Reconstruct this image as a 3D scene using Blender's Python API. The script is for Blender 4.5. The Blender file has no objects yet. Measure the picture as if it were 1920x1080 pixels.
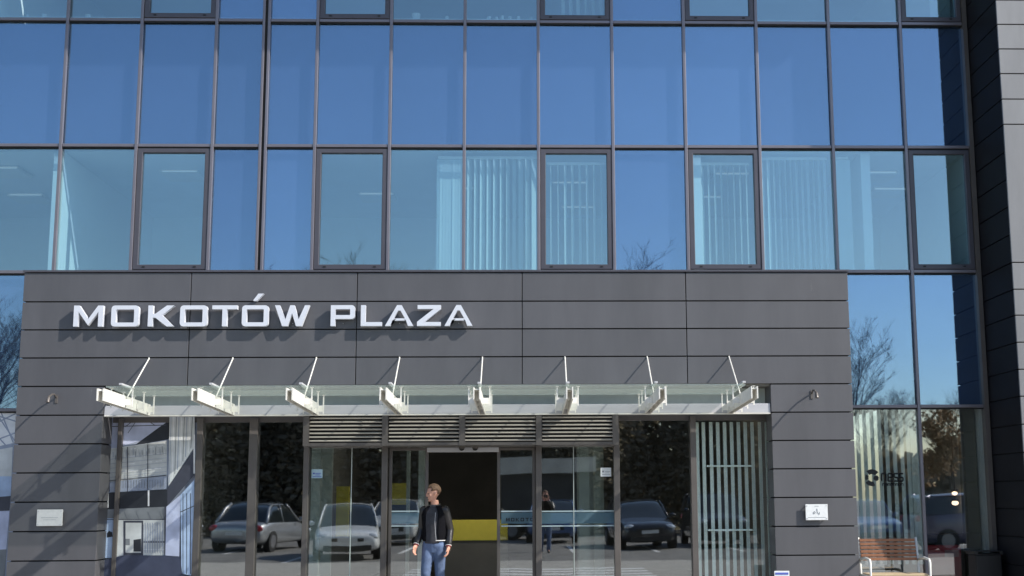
import bpy, bmesh, math, random
from mathutils import Vector, Matrix
R = math.radians
random.seed(7)
SC = bpy.context.scene
COL = SC.collection
# ---------------------------------------------------------------- camera, world, sun, exposure
F_PX, PITCH, YAW, ROLL, CX, CY, EYE = 2353.9, .15489, .030469, -.006082, 1060.7, 562.0, 1.62
cp, sp, cy_, sy_, cr, sr = math.cos(PITCH), math.sin(PITCH), math.cos(YAW), math.sin(YAW), math.cos(ROLL), math.sin(ROLL)
FW = Vector((sy_*cp, cy_*cp, sp)); R0 = Vector((cy_, -sy_, 0)); U0 = R0.cross(FW)
RT = R0*cr + U0*sr; UP = -R0*sr + U0*cr
cam = bpy.data.cameras.new('camera'); co = bpy.data.objects.new('camera', cam); COL.objects.link(co)
co.matrix_world = Matrix(((RT.x, UP.x, -FW.x, 0), (RT.y, UP.y, -FW.y, 0), (RT.z, UP.z, -FW.z, EYE), (0, 0, 0, 1)))
cam.sensor_width = 36; cam.lens = 36*F_PX/1920
cam.shift_x = (960-CX)/1920; cam.shift_y = (CY-540)/1920
cam.clip_end = 2000; SC.camera = co
SUN = Vector((2.1, -1.0, 1.75)).normalized()
SUN_EL = math.asin(SUN.z); SUN_AZ = math.atan2(SUN.x, SUN.y)
w = bpy.data.worlds.new('World'); SC.world = w; w.use_nodes = True
nt = w.node_tree; bg = nt.nodes['Background']
sky = nt.nodes.new('ShaderNodeTexSky'); sky.sky_type = 'NISHITA'; sky.sun_disc = False
sky.sun_elevation = SUN_EL; sky.sun_rotation = SUN_AZ
sky.air_density = 1.0; sky.dust_density = .6; sky.ozone_density = 2.0; sky.altitude = 0
nt.links.new(sky.outputs[0], bg.inputs[0]); bg.inputs[1].default_value = .135
sl = bpy.data.lights.new('sun', 'SUN'); sl.energy = 4.6; sl.angle = R(.53); sl.color = (1, .95, .88)
so = bpy.data.objects.new('sun', sl); COL.objects.link(so); so.rotation_euler = SUN.to_track_quat('Z', 'Y').to_euler()
so.location = (30, -20, 30)
SC.view_settings.view_transform = 'Standard'; SC.view_settings.look = 'None'
SC.view_settings.exposure = 0.35; SC.view_settings.gamma = 1
SC.render.engine = 'CYCLES'
SC.cycles.transparent_max_bounces = 24; SC.cycles.max_bounces = 10; SC.cycles.glossy_bounces = 6
SC.cycles.sample_clamp_indirect = 6

def pt(px, py, D):          # point of the vertical plane y = D that lies at this place of the photograph
    d = FW*F_PX + RT*(px-CX) - UP*(py-CY)
    return d.x/d.y*D, EYE + d.z/d.y*D

# ---------------------------------------------------------------- materials
def mat(name, col, rough=.6, metal=0., noise=0., nscale=8., spec=.5, bump=0., bscale=60., coat=0., emit=0., stretch=(1, 1, 1)):
    m = bpy.data.materials.new(name); m.use_nodes = True
    n = m.node_tree.nodes; l = m.node_tree.links; b = n['Principled BSDF']
    b.inputs['Base Color'].default_value = (*col, 1); b.inputs['Roughness'].default_value = rough
    b.inputs['Metallic'].default_value = metal; b.inputs['Specular IOR Level'].default_value = spec
    b.inputs['Coat Weight'].default_value = coat
    if emit:
        b.inputs['Emission Color'].default_value = (*col, 1); b.inputs['Emission Strength'].default_value = emit
    if noise or bump:
        tc = n.new('ShaderNodeTexCoord'); mp = n.new('ShaderNodeMapping'); l.new(tc.outputs['Object'], mp.inputs[0])
        mp.inputs['Scale'].default_value = stretch
    if noise:
        t = n.new('ShaderNodeTexNoise'); t.inputs['Scale'].default_value = nscale; t.inputs['Detail'].default_value = 6
        l.new(mp.outputs[0], t.inputs['Vector'])
        r = n.new('ShaderNodeMapRange'); l.new(t.outputs[0], r.inputs[0])
        r.inputs[1].default_value = .3; r.inputs[2].default_value = .7
        r.inputs[3].default_value = 1-noise; r.inputs[4].default_value = 1+noise
        x = n.new('ShaderNodeVectorMath'); x.operation = 'SCALE'; x.inputs[0].default_value = col
        l.new(r.outputs[0], x.inputs['Scale']); l.new(x.outputs[0], b.inputs['Base Color'])
    if bump:
        t2 = n.new('ShaderNodeTexNoise'); t2.inputs['Scale'].default_value = bscale; l.new(mp.outputs[0], t2.inputs['Vector'])
        bp = n.new('ShaderNodeBump'); bp.inputs['Strength'].default_value = bump; bp.inputs['Distance'].default_value = .01
        l.new(t2.outputs[0], bp.inputs['Height']); l.new(bp.outputs[0], b.inputs['Normal'])
    return m

def glass(name, tint, refl, rtint, wav=.02, rough=.014, milk=0., milkcol=(.8, .9, .85), fres=True):
    m = bpy.data.materials.new(name); m.use_nodes = True
    n = m.node_tree.nodes; l = m.node_tree.links; n.remove(n['Principled BSDF'])
    oi = n.new('ShaderNodeObjectInfo') if wav else None
    o = n['Material Output']; tr = n.new('ShaderNodeBsdfTransparent'); tr.inputs[0].default_value = (*tint, 1)
    g = n.new('ShaderNodeBsdfGlossy'); g.inputs['Color'].default_value = (*rtint, 1); g.inputs['Roughness'].default_value = rough
    if oi:
        rr_ = n.new('ShaderNodeMapRange'); l.new(oi.outputs['Random'], rr_.inputs[0]); rr_.inputs[3].default_value = .90; rr_.inputs[4].default_value = 1.04
        vs_ = n.new('ShaderNodeVectorMath'); vs_.operation = 'SCALE'; vs_.inputs[0].default_value = rtint; l.new(rr_.outputs[0], vs_.inputs['Scale']); l.new(vs_.outputs[0], g.inputs['Color'])
    lf = n.new('ShaderNodeLayerWeight'); lf.inputs[0].default_value = .5
    pw = n.new('ShaderNodeMath'); pw.operation = 'POWER'; l.new(lf.outputs['Facing'], pw.inputs[0]); pw.inputs[1].default_value = 5
    lw = n.new('ShaderNodeMath'); lw.operation = 'MULTIPLY_ADD'; l.new(pw.outputs[0], lw.inputs[0]); lw.inputs[1].default_value = .96; lw.inputs[2].default_value = .04
    mx = n.new('ShaderNodeMath'); mx.operation = 'MAXIMUM'; mx.inputs[1].default_value = refl; l.new(lw.outputs[0], mx.inputs[0]) if fres else setattr(mx.inputs[0], 'default_value', 0)
    mix = n.new('ShaderNodeMixShader'); l.new(mx.outputs[0], mix.inputs[0])
    src = tr.outputs[0]
    if milk:
        tl = n.new('ShaderNodeBsdfTranslucent'); tl.inputs[0].default_value = (*milkcol, 1)
        df = n.new('ShaderNodeBsdfDiffuse'); df.inputs[0].default_value = (*milkcol, 1)
        m1 = n.new('ShaderNodeMixShader'); m1.inputs[0].default_value = .5; l.new(tl.outputs[0], m1.inputs[1]); l.new(df.outputs[0], m1.inputs[2])
        m2 = n.new('ShaderNodeMixShader'); m2.inputs[0].default_value = milk; l.new(tr.outputs[0], m2.inputs[1]); l.new(m1.outputs[0], m2.inputs[2])
        src = m2.outputs[0]
    l.new(src, mix.inputs[1]); l.new(g.outputs[0], mix.inputs[2]); l.new(mix.outputs[0], o.inputs[0])
    if wav:
        tc = n.new('ShaderNodeTexCoord'); t = n.new('ShaderNodeTexNoise'); t.inputs['Scale'].default_value = 1.1; t.inputs['Detail'].default_value = 1
        l.new(tc.outputs['Object'], t.inputs['Vector'])
        bp = n.new('ShaderNodeBump'); bp.inputs['Strength'].default_value = 1; bp.inputs['Distance'].default_value = wav*.1
        l.new(t.outputs[0], bp.inputs['Height']); l.new(bp.outputs[0], g.inputs['Normal'])
    return m

def cladding(name, col, rough):
    m = mat(name, col, rough, noise=.0, bump=.12, bscale=180)
    n = m.node_tree.nodes; l = m.node_tree.links; b = n['Principled BSDF']; b.inputs['Specular IOR Level'].default_value = .9
    g = n.new('ShaderNodeNewGeometry'); r = n.new('ShaderNodeMapRange'); l.new(g.outputs['Random Per Island'], r.inputs[0])
    r.inputs[3].default_value = .91; r.inputs[4].default_value = 1.09
    tc = n.new('ShaderNodeTexCoord'); mp = n.new('ShaderNodeMapping'); mp.inputs['Scale'].default_value = (1.5, 1, .3); l.new(tc.outputs['Object'], mp.inputs[0])
    t = n.new('ShaderNodeTexNoise'); t.inputs['Scale'].default_value = 1.6; t.inputs['Detail'].default_value = 9; t.inputs['Roughness'].default_value = .65; l.new(mp.outputs[0], t.inputs['Vector'])
    r2 = n.new('ShaderNodeMapRange'); l.new(t.outputs[0], r2.inputs[0]); r2.inputs[1].default_value = .3; r2.inputs[2].default_value = .7; r2.inputs[3].default_value = .85; r2.inputs[4].default_value = 1.15
    # pale rain and bird marks
    t3 = n.new('ShaderNodeTexNoise'); t3.inputs['Scale'].default_value = 3.3; t3.inputs['Detail'].default_value = 12; t3.inputs['Roughness'].default_value = .75; l.new(mp.outputs[0], t3.inputs['Vector'])
    r3 = n.new('ShaderNodeMapRange'); l.new(t3.outputs[0], r3.inputs[0]); r3.inputs[1].default_value = .66; r3.inputs[2].default_value = .78; r3.inputs[3].default_value = 0; r3.inputs[4].default_value = .42
    a = n.new('ShaderNodeMath'); a.operation = 'MULTIPLY'; l.new(r.outputs[0], a.inputs[0]); l.new(r2.outputs[0], a.inputs[1])
    x = n.new('ShaderNodeVectorMath'); x.operation = 'SCALE'; x.inputs[0].default_value = col; l.new(a.outputs[0], x.inputs['Scale'])
    mm = n.new('ShaderNodeMix'); mm.data_type = 'RGBA'; l.new(r3.outputs[0], mm.inputs[0]); l.new(x.outputs[0], mm.inputs[6]); mm.inputs[7].default_value = (.42, .42, .40, 1)
    l.new(mm.outputs[2], b.inputs['Base Color'])
    return m

M = {}
M['clad'] = cladding('portal_cladding', (.080, .079, .086), .5)
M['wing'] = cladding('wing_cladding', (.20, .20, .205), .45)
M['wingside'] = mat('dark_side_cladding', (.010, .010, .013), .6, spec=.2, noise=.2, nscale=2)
M['backing'] = mat('joint_backing', (.015, .015, .017), .9)
M['bronze'] = mat('mullion_metal', (.23, .212, .235), .34, .5, noise=.06, nscale=3)
M['sash'] = mat('sash_metal', (.098, .094, .11), .38, .3, noise=.05, nscale=4)
M['darkm'] = mat('door_frame_metal', (.135, .12, .11), .4, .3, noise=.08, nscale=4)
M['slat'] = mat('louvre_slat', (.46, .42, .37), .5, noise=.05)
M['rubber'] = mat('black_rubber', (.012, .012, .012), .7)
M['white'] = mat('white_steel', (.78, .76, .70), .42, noise=.06, nscale=12)
M['beam'] = mat('painted_beam', (.50, .50, .52), .45, noise=.07, nscale=5, stretch=(.3, 1, 2))
M['letter'] = mat('letter_metal', (.70, .72, .78), .35, .1, noise=.03, nscale=10)
M['vis'] = glass('vision_glass', (.85, .97, 1.0), .255, (.78, .94, 1.0))
M['span'] = glass('spandrel_glass', (.80, .88, .97), .31, (.57, .77, .96))
M['low'] = glass('entrance_glass', (.94, .97, .955), .25, (.98, .99, 1.0), wav=.012)
M['clearpane'] = glass('clear_pane', (.97, .99, .98), .11, (.98, .99, 1.0), wav=.012)
M['canopy'] = glass('canopy_glass', (.94, .97, .95), .10, (.9, 1, .96), wav=0, milk=.15, milkcol=(.88, .94, .90), fres=False, rough=.2)
M['shadowbox'] = mat('shadow_box_panel', (.13, .15, .21), .6, noise=.10, nscale=.7)
M['inwall'] = mat('plaster_wall', (.82, .84, .82), .8, noise=.02)
M['ceil'] = mat('ceiling_tile', (.78, .80, .80), .9, noise=.03, nscale=2)
M['carpet'] = mat('carpet', (.10, .11, .13), .95, noise=.1, nscale=40)
M['hall'] = mat('hall_wall', (.17, .16, .14), .6, noise=.15, nscale=2)
M['hallfloor'] = mat('hall_floor', (.26, .24, .21), .25, noise=.08, nscale=3)
M['blind'] = glass('blind_fabric', (.6, .7, .7), .02, (1, 1, 1), wav=0, milk=.85, milkcol=(.88, .92, .90))
M['lamp'] = mat('ceiling_lamp', (.9, .97, 1), .5, emit=.16)
M['yellow'] = mat('yellow_counter', (.85, .72, .09), .4, noise=.04)
M['asphalt'] = mat('asphalt', (.17, .165, .155), .85, noise=.25, nscale=1.2, bump=.5, bscale=90)
M['paver'] = mat('concrete_pavers', (.38, .365, .33), .85, noise=.15, nscale=3, bump=.3, bscale=50)
M['paint'] = mat('road_paint', (.72, .72, .70), .7, noise=.1, nscale=20)
M['column'] = mat('pale_column', (.50, .56, .53), .6, noise=.06)
M['bark'] = mat('bark', (.075, .062, .052), .9, noise=.3, nscale=10)
M['thicket'] = None
M['ochre_leaf'] = mat('dry_oak_leaf', (.22, .12, .035), .8, noise=.35, nscale=20)
M['conifer'] = mat('conifer_needles', (.16, .145, .11), .8, noise=.4, nscale=9)

M['thicket'] = bpy.data.materials.new('thicket_twigs'); M['thicket'].use_nodes = True
_n = M['thicket'].node_tree.nodes; _l = M['thicket'].node_tree.links; _n.remove(_n['Principled BSDF'])
_d = _n.new('ShaderNodeBsdfDiffuse'); _d.inputs[0].default_value = (.30, .265, .205, 1); _t = _n.new('ShaderNodeBsdfTranslucent'); _t.inputs[0].default_value = (.26, .225, .15, 1)
_m = _n.new('ShaderNodeMixShader'); _l.new(_d.outputs[0], _m.inputs[1]); _l.new(_t.outputs[0], _m.inputs[2]); _l.new(_m.outputs[0], _n['Material Output'].inputs[0])
# ---------------------------------------------------------------- mesh helpers
class MB:
    def __init__(s): s.bm = bmesh.new()
    def box(s, x0, x1, y0, y1, z0, z1, rot=None, about=None):
        vs = [s.bm.verts.new((x, y, z)) for x in (x0, x1) for y in (y0, y1) for z in (z0, z1)]
        for f in ((0, 1, 3, 2), (4, 6, 7, 5), (0, 4, 5, 1), (2, 3, 7, 6), (0, 2, 6, 4), (1, 5, 7, 3)):
            s.bm.faces.new([vs[i] for i in f])
        if rot is not None:
            c = Vector(about) if about is not None else Vector(((x0+x1)/2, (y0+y1)/2, (z0+z1)/2))
            for v in vs: v.co = c + rot @ (v.co-c)
        return s
    def prism(s, pts, y0, y1):          # outline in x,z extruded along y
        a = [s.bm.verts.new((p[0], y0, p[1])) for p in pts]; b = [s.bm.verts.new((p[0], y1, p[1])) for p in pts]
        n = len(pts); s.bm.faces.new(a); s.bm.faces.new(b[::-1])
        for i in range(n): s.bm.faces.new([a[i], b[i], b[(i+1) % n], a[(i+1) % n]])
        return s
    def ring(s, outer, inner, y0, y1):  # outline with a hole, same vertex count
        n = len(outer)
        o0, o1 = [[s.bm.verts.new((p[0], y, p[1])) for p in outer] for y in (y0, y1)]
        i0, i1 = [[s.bm.verts.new((p[0], y, p[1])) for p in inner] for y in (y0, y1)]
        for k in range(n):
            j = (k+1) % n
            s.bm.faces.new([o0[k], o0[j], i0[j], i0[k]]); s.bm.faces.new([o1[k], i1[k], i1[j], o1[j]])
            s.bm.faces.new([o0[k], o1[k], o1[j], o0[j]]); s.bm.faces.new([i0[k], i0[j], i1[j], i1[k]])
        return s
    def tube(s, pts, rad, seg=8, cap=True):
        pts = [Vector(p) for p in pts]
        if not hasattr(rad, '__len__'): rad = [rad]*len(pts)
        rings = []; prev = None
        for i, p in enumerate(pts):
            d = (pts[min(i+1, len(pts)-1)]-pts[max(i-1, 0)]).normalized()
            a = (prev if prev is not None else (Vector((0, 0, 1)) if abs(d.z) < .9 else Vector((1, 0, 0))))
            u = d.cross(a).normalized(); v = d.cross(u).normalized(); prev = v.cross(d) if False else a
            rings.append([s.bm.verts.new(p+(u*math.cos(t)+v*math.sin(t))*rad[i]) for t in [2*math.pi*k/seg for k in range(seg)]])
        for i in range(len(rings)-1):
            for k in range(seg): s.bm.faces.new([rings[i][k], rings[i+1][k], rings[i+1][(k+1) % seg], rings[i][(k+1) % seg]])
        if cap: s.bm.faces.new(rings[0][::-1]); s.bm.faces.new(rings[-1])
        return s
    def ball(s, c, r, sx=1, sy=1, sz=1, sub=2):
        q = bmesh.ops.create_icosphere(s.bm, subdivisions=sub, radius=r)
        for v in q['verts']: v.co = Vector((v.co.x*sx+c[0], v.co.y*sy+c[1], v.co.z*sz+c[2]))
        return s
    def build(s, name, m, parent=None, smooth=False, bevel=0.):
        bmesh.ops.recalc_face_normals(s.bm, faces=s.bm.faces)
        me = bpy.data.meshes.new(name); s.bm.to_mesh(me); s.bm.free()
        o = bpy.data.objects.new(name, me); COL.objects.link(o)
        if m: me.materials.append(m)
        if parent: o.parent = parent
        if smooth:
            for p in me.polygons: p.use_smooth = True
        if bevel:
            b = o.modifiers.new('b', 'BEVEL'); b.width = bevel; b.segments = 2; b.limit_method = 'ANGLE'
        return o

O1 = 'zeroth first second third fourth fifth sixth seventh eighth ninth tenth eleventh twelfth thirteenth fourteenth fifteenth sixteenth seventeenth eighteenth nineteenth'.split()
O2 = {20: 'twentieth', 30: 'thirtieth', 21: 'twenty-first'}
def nth(k): return O1[k] if k < 20 else O2.get(k, 'twenty-'+O1[k % 20])
def tag(o, label=None, cat=None, group=None, kind=None):
    if label: o['label'] = label
    if cat: o['category'] = cat
    if group: o['group'] = group
    if kind: o['kind'] = kind
    return o
def empty(name, loc, label=None, cat=None, group=None, rz=0):
    o = bpy.data.objects.new(name, None); COL.objects.link(o); o.location = loc; o.rotation_euler.z = rz; o.empty_display_size = .2
    return tag(o, label, cat, group)
def keep(o, parent):                   # parent without moving: meshes are written in world coordinates
    o.parent = parent; o.matrix_parent_inverse = Matrix.Translation(-Vector(parent.location)) if not parent.rotation_euler.z else Matrix.Rotation(-parent.rotation_euler.z, 4, 'Z') @ Matrix.Translation(-Vector(parent.location))
    return o
def rect(x0, x1, z0, z1): return [(x0, z0), (x1, z0), (x1, z1), (x0, z1)]

# ---------------------------------------------------------------- ground
DG = 18.4      # plane of the glass
DP = 17.95     # face of the portal
tag(MB().box(-300, 300, -400, 300, -.5, 0).build('ground', M['asphalt']), kind='structure')
pv = MB()
for i in range(30):
    for j in range(8):
        x0 = -15+i*1.0; y0 = 13.2+j*.62
        pv.box(x0+.006, x0+.994, y0+.006, y0+.614, .0, .10)
tag(pv.build('pavement', M['paver'], bevel=.004), kind='structure')
tag(MB().box(-15.1, 15.1, 13.04, 13.19, 0, .12).build('kerb', M['paver'], bevel=.01), kind='structure')
tag(MB().box(-40, 40, 4.6, 13.03, -.3, .004).build('forecourt', M['paver']), kind='structure')
mk = MB()
for k in range(-7, 8):
    x = k*2.5-1.2; mk.box(x-.06, x+.06, -5.2, -.2, .0, .004)
for k in range(5): mk.box(-2.6+k*.0, 2.6, 8.0+k*.9, 8.45+k*.9, .002, .009)
mk.box(-6.2, -6.08, -.6, 4.5, 0, .004)
tag(mk.build('road_marking', M['paint']), kind='structure')

# ---------------------------------------------------------------- the building
B = empty('office_building', (0, DG, 0), 'modern office building with blue glass curtain wall and dark grey panelled entrance portal', 'building')
def bp(mb, name, m, parent=None, **k):
    o = mb.build(name, m, **k); keep(o, B) if parent is None else None
    if parent is not None:
        o.parent = parent; o.matrix_parent_inverse = parent.matrix_world.inverted() if False else Matrix()
    return o

# portal cladding: real panels with open joints over a dark backing
PX0, PX1, OX0, OX1 = -7.215, 4.67, -6.0, 3.49
ROW = [4.83, 4.404, 4.0, 3.597, 3.192, 2.785, 2.382, 1.98, 1.576, 1.172, .77, .365, -.04]
g = .009
c = MB()
for r in range(12):
    z1, z0 = ROW[r], ROW[r+1]
    if r < 4:
        W = (PX1-PX0)/5
        for k in range(5):
            c.box(PX0+k*W+(g*.7 if k else 0), PX0+(k+1)*W-(g*.7 if k < 4 else 0), DP, DP+.035, z0+g, z1-g)
    else:
        c.box(PX0, OX0, DP, DP+.035, z0+g, z1-g); c.box(OX1, PX1, DP, DP+.035, z0+g, z1-g)
        c.box(OX0-.035, OX0, DP+.037, DG-.03, z0+g, z1-g); c.box(OX1, OX1+.035, DP+.037, DG-.03, z0+g, z1-g)
    c.box(PX0, PX0+.035, DP+.037, DG-.01, z0+g, z1-g); c.box(PX1-.035, PX1, DP+.037, DG-.01, z0+g, z1-g)
bp(c, 'portal_cladding', M['clad'], bevel=.003)
c = MB()
c.box(PX0+.03, PX1-.03, DP+.045, DG-.012, 3.21, 4.80)
c.box(PX0+.04, OX0-.04, DP+.045, DG-.012, -.04, 3.2); c.box(OX1+.04, PX1-.04, DP+.045, DG-.012, -.04, 3.2)
bp(c, 'portal_frame', M['backing'])
bp(MB().box(PX0-.015, PX1+.015, DP-.02, DG-.02, 4.832, 4.862), 'portal_coping', M['sash'], bevel=.003)
bp(MB().box(OX0+.003, OX1-.003, DP+.05, DG-.01, 3.17, 3.205), 'soffit', M['hall'])

# curtain wall grid
MX = [-9.22, -8.09, -6.962, -5.845, -4.72, -3.968, -3.195, -2.077, -.956, .163, 1.29, 2.395, 3.515, 4.638, 5.755, 6.80]
ZH = [0.0, 2.88, 4.90, 6.82, 8.79, 10.75]
SASH = {3, 6, 9, 11, 14}                 # bays with an opening sash, index of the left mullion
BLUE = {4, 5, 10}                        # bays with shadow boxes in every row
def cap(x, z0, z1, wd=.046):
    mb = MB(); mb.box(x-wd/2, x+wd/2, DG-.062, DG-.008, z0, z1)
    bp(mb, 'mullion', M['bronze'], bevel=.006)
for i, x in enumerate(MX[:-1]):
    low = 4.866 if PX0-.02 < x < PX1+.02 else 0
    if i == 5:
        cap(x-.040, low, 11.5, .040); cap(x+.040, low, 11.5, .040)
        bp(MB().box(x-.019, x+.019, DG-.04, DG+.01, low, 11.5), 'joint_gasket', M['rubber'])
    else: cap(x, low, 11.5)
bp(MB().box(6.72, 6.785, DG-.09, DG+.05, 0, 11.5), 'corner_post', M['darkm'])
for z in ZH[1:]:
    for i in range(len(MX)-1):
        x0, x1 = MX[i]+.026, MX[i+1]-.026
        if i == 4: x1 -= .037
        if i == 5: x0 += .037
        if i == 14: x1 = 6.718
        if z < 4.95 and x1 > PX0 and x0 < PX1:
            if x0 > PX0 and x1 < PX1: continue
            if x0 < PX0: x1 = PX0-.003
            else: x0 = PX1+.003
        tr_ = bp(MB().box(x0, x1, DG-.05, DG-.008, z-.010, z+.036), 'transom', M['bronze'], bevel=.005)
        MB().box(x0, x1, DG-.035, DG-.008, z-.032, z-.014).build('gasket', M['rubber'], tr_)

def pane(x0, x1, z0, z1, m, y=DG, name='window_pane', tilt=.14, parent=None):
    cx, cz = (x0+x1)/2, (z0+z1)/2
    mb = MB(); mb.box(x0-cx, x1-cx, 0, .012, z0-cz, z1-cz)
    o = mb.build(name, m); o.location = (cx, y, cz)
    o.rotation_euler = (R(random.uniform(-tilt, tilt)), 0, R(random.uniform(-tilt, tilt)))
    if parent is None: o.parent = B; o.matrix_parent_inverse = Matrix.Translation(-Vector(B.location))
    else: o.parent = parent
    return o
for r in range(4):
    z0, z1 = ZH[r+1]+.0, ZH[r+2]-.0
    for i in range(len(MX)-1):
        x0, x1 = MX[i], MX[i+1]
        if r == 0:
            if x0 > PX0 and x1 < PX1: continue
            if x0 < PX0 < x1: x1 = PX0-.002
            if x0 < PX1 < x1: x0 = PX1+.002
        spandrel = r in (0, 2) or i in BLUE
        if spandrel:
            pane(x0, x1, z0, z1, M['span'], name='spandrel_pane', tilt=.35)
            bp(MB().box(x0+.02, x1-.02, DG+.058, DG+.09, z0+.03, z1-.03), 'shadow_box', M['shadowbox'])
        elif i in SASH:
            b = bp(MB().ring(rect(x0+.026, min(x1-.026, 6.715), z0+.045, z1-.035), rect(x0+.105, min(x1-.10, 6.64), z0+.12, z1-.10), DG-.05, DG+.03), 'sash_frame', M['sash'], bevel=.008)
            mb = MB(); mb.box(x0+.108, min(x1-.103, 6.637), DG-.005, DG+.007, z0+.123, z1-.103)
            o = mb.build('window_pane', M['vis']); o.parent = b
            for hx in (x0+.19, min(x1-.19, 6.55)): MB().box(hx-.02, hx+.02, DG-.056, DG-.05, z0+.075, z0+.095).build('hinge_cap', M['rubber'], b)
        else:
            pane(x0, x1, z0, z1, M['vis'])
# cornice above the picture that shades the top of the wall
bp(MB().box(-14, 6.79, DG-1.35, DG, 10.57, 10.95), 'cornice', M['clad'])
# upper walls
bp(MB().box(-14, 6.79, DG-.01, DG+8, 11.5, 14), 'upper_wall', M['clad'])

# wing on the right
WX, WY = 6.80, 17.15
c = MB(); sd = MB()
FZ = [pt(1880, y, WY)[1] for y in (0, 45.7, 91.7, 138, 185.7, 233)] + [pt(1905, y, WY)[1] for y in (492, 542.3, 591, 641.7, 692.5, 743)]
z = FZ[-1]
while z > 0: z -= .385; FZ.append(max(z, 0))
z = FZ[0]
while z < 13: z += .375; FZ.insert(0, z)
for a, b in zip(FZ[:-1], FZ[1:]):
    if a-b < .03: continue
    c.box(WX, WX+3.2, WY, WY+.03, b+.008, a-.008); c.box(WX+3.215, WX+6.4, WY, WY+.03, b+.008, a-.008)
    n_ = max(1, round((a-b)/.39))
    for k in range(n_):
        q0 = b+(a-b)*k/n_; q1 = b+(a-b)*(k+1)/n_
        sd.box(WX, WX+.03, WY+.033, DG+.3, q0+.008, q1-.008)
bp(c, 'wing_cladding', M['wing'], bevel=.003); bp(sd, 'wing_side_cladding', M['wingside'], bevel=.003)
bp(MB().box(WX+.035, WX+6.4, WY+.035, DG+6, 0, 13.4), 'wing_wall', M['backing'])

# interior of the two visible office floors
c = MB(); c.box(-10, 6.7, DG+.2, DG+4.8, 6.80, 6.84); c.box(-10, 6.7, DG+.2, DG+4.8, 10.72, 10.76); bp(c, 'office_ceiling', M['ceil'])
c = MB(); c.box(-10, 6.7, DG+.2, DG+4.8, 4.10, 4.18); c.box(-10, 6.7, DG+.2, DG+4.8, 8.10, 8.16); bp(c, 'office_floor', M['carpet'])
c = MB(); c.box(-10, 6.7, DG+4.8, DG+4.9, 4.1, 10.75)
for x in (-7.12, -4.55, 2.5, 5.1):
    c.box(x, x+.14, DG+.14, DG+4.7, 4.19, 6.79)
for x in (-8.2, -4.6, 6.3): c.box(x, x+.14, DG+.14, DG+4.7, 8.17, 10.7)
c.box(-4.62, -3.3, DG+.14, DG+.2, 4.19, 6.79) ; c.box(-4.62, -3.3, DG+.14, DG+.2, 8.17, 10.7)
bp(c, 'office_wall', M['inwall'])
c = MB(); c.box(-10.1, -10, DG+.2, DG+4.9, 0, 10.75); c.box(6.7, 6.79, DG+.14, DG+4.9, 0, 10.75); bp(c, 'end_wall', M['inwall'])
LG = 'ceiling lamps in the offices'
for k, (x, d, z) in enumerate([(-8.3, 1.3, 6.80), (-8.6, 3.1, 6.80), (-5.55, 1.5, 6.8), (-5.3, 3.4, 6.8), (-2.6, 3.0, 6.8), (-1.2, 2.6, 6.8), (.7, 2.2, 6.8), (.9, 4., 6.8), (3.3, 1.6, 6.8), (3.1, 3.2, 6.8), (5.7, 1.5, 6.8), (6.2, 2.6, 6.8), (5.8, 4.6, 6.8), (-7, 2, 10.72), (-2.9, 1.5, 10.72), (-.2, 2, 10.72), (2, 3, 10.72)]):
    t = empty('ceiling_lamp', (x, DG+d, z-.01), '%s white louvred ceiling lamp from the left behind the %s windows' % (nth(k+1 if k < 13 else k-12), 'second floor' if k < 13 else 'top row'), 'ceiling lamp', LG)
    MB().ring([(-.30, -.05), (.30, -.05), (.30, 0), (-.30, 0)], [(-.28, -.04), (.28, -.04), (.28, -.01), (-.28, -.01)], -.30, .30).build('housing', M['white'], t)
    lo = MB()
    for q in range(6): lo.box(-.27, .27, -.26+q*.1, -.22+q*.1, -.045, -.02)
    lo.build('louvre', M['lamp'], t)

# vertical blinds
def blind(name, x0, x1, z0, z1, y, n, ang, wd, label, zig=0):
    t = empty(name, ((x0+x1)/2, y, z1), label, 'vertical blind')
    s_ = MB(); cx = (x0+x1)/2
    for k in range(n):
        x = x0+(k+.5)*(x1-x0)/n-cx; a = R(ang+random.uniform(-7, 7))
        s_.box(x-wd/2, x+wd/2, -.001, .001, z0-z1, -.05, rot=Matrix.Rotation(a, 3, 'Z'))
    s_.build('slats', M['blind'], t)
    MB().box(x0-cx, x1-cx, -.02, .02, -.045, -.005).build('headrail', M['white'], t)
blind('vertical_blind', -1.36, -.98, 4.3, 6.74, DG+.20, 8, 10, .09, 'bunched pale vertical blind at the right edge of the plain window above the letters PLAZA')
blind('vertical_blind', -.93, .14, 4.3, 6.74, DG+.20, 11, 60, .127, 'brightest vertical blind with wide turned slats above the letter Z, left of the opening sash')
blind('vertical_blind', .30, 1.18, 4.3, 6.66, DG+.24, 8, 72, .115, 'vertical blind of thin turned slats inside the opening sash right of the brightest blind')
blind('vertical_blind', 2.53, 3.40, 4.3, 6.66, DG+.24, 9, 68, .115, 'vertical blind of thin slats in the sash right of the all blue bay')
blind('vertical_blind', 3.56, 4.60, 4.3, 6.74, DG+.22, 12, 62, .115, 'vertical blind filling the plain window above the right end of the portal')
blind('vertical_blind', 4.68, 4.92, 4.3, 6.74, DG+.18, 6, 8, .09, 'narrow closed stack of pale slats at the left of the second last window')
blind('vertical_blind', .5, 1.2, 8.2, 10.6, DG+.22, 6, 60, .10, 'vertical blind behind the top row sash in the middle of the picture')
blind('vertical_blind', 6.35, 6.62, 8.2, 10.6, DG+.18, 5, 10, .09, 'stack of blind slats at the right end of the top row')

# ---------------------------------------------------------------- ground floor entrance
def gx(px, py=900): return pt(px, py, DG)[0]
zT = 2.76
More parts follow.
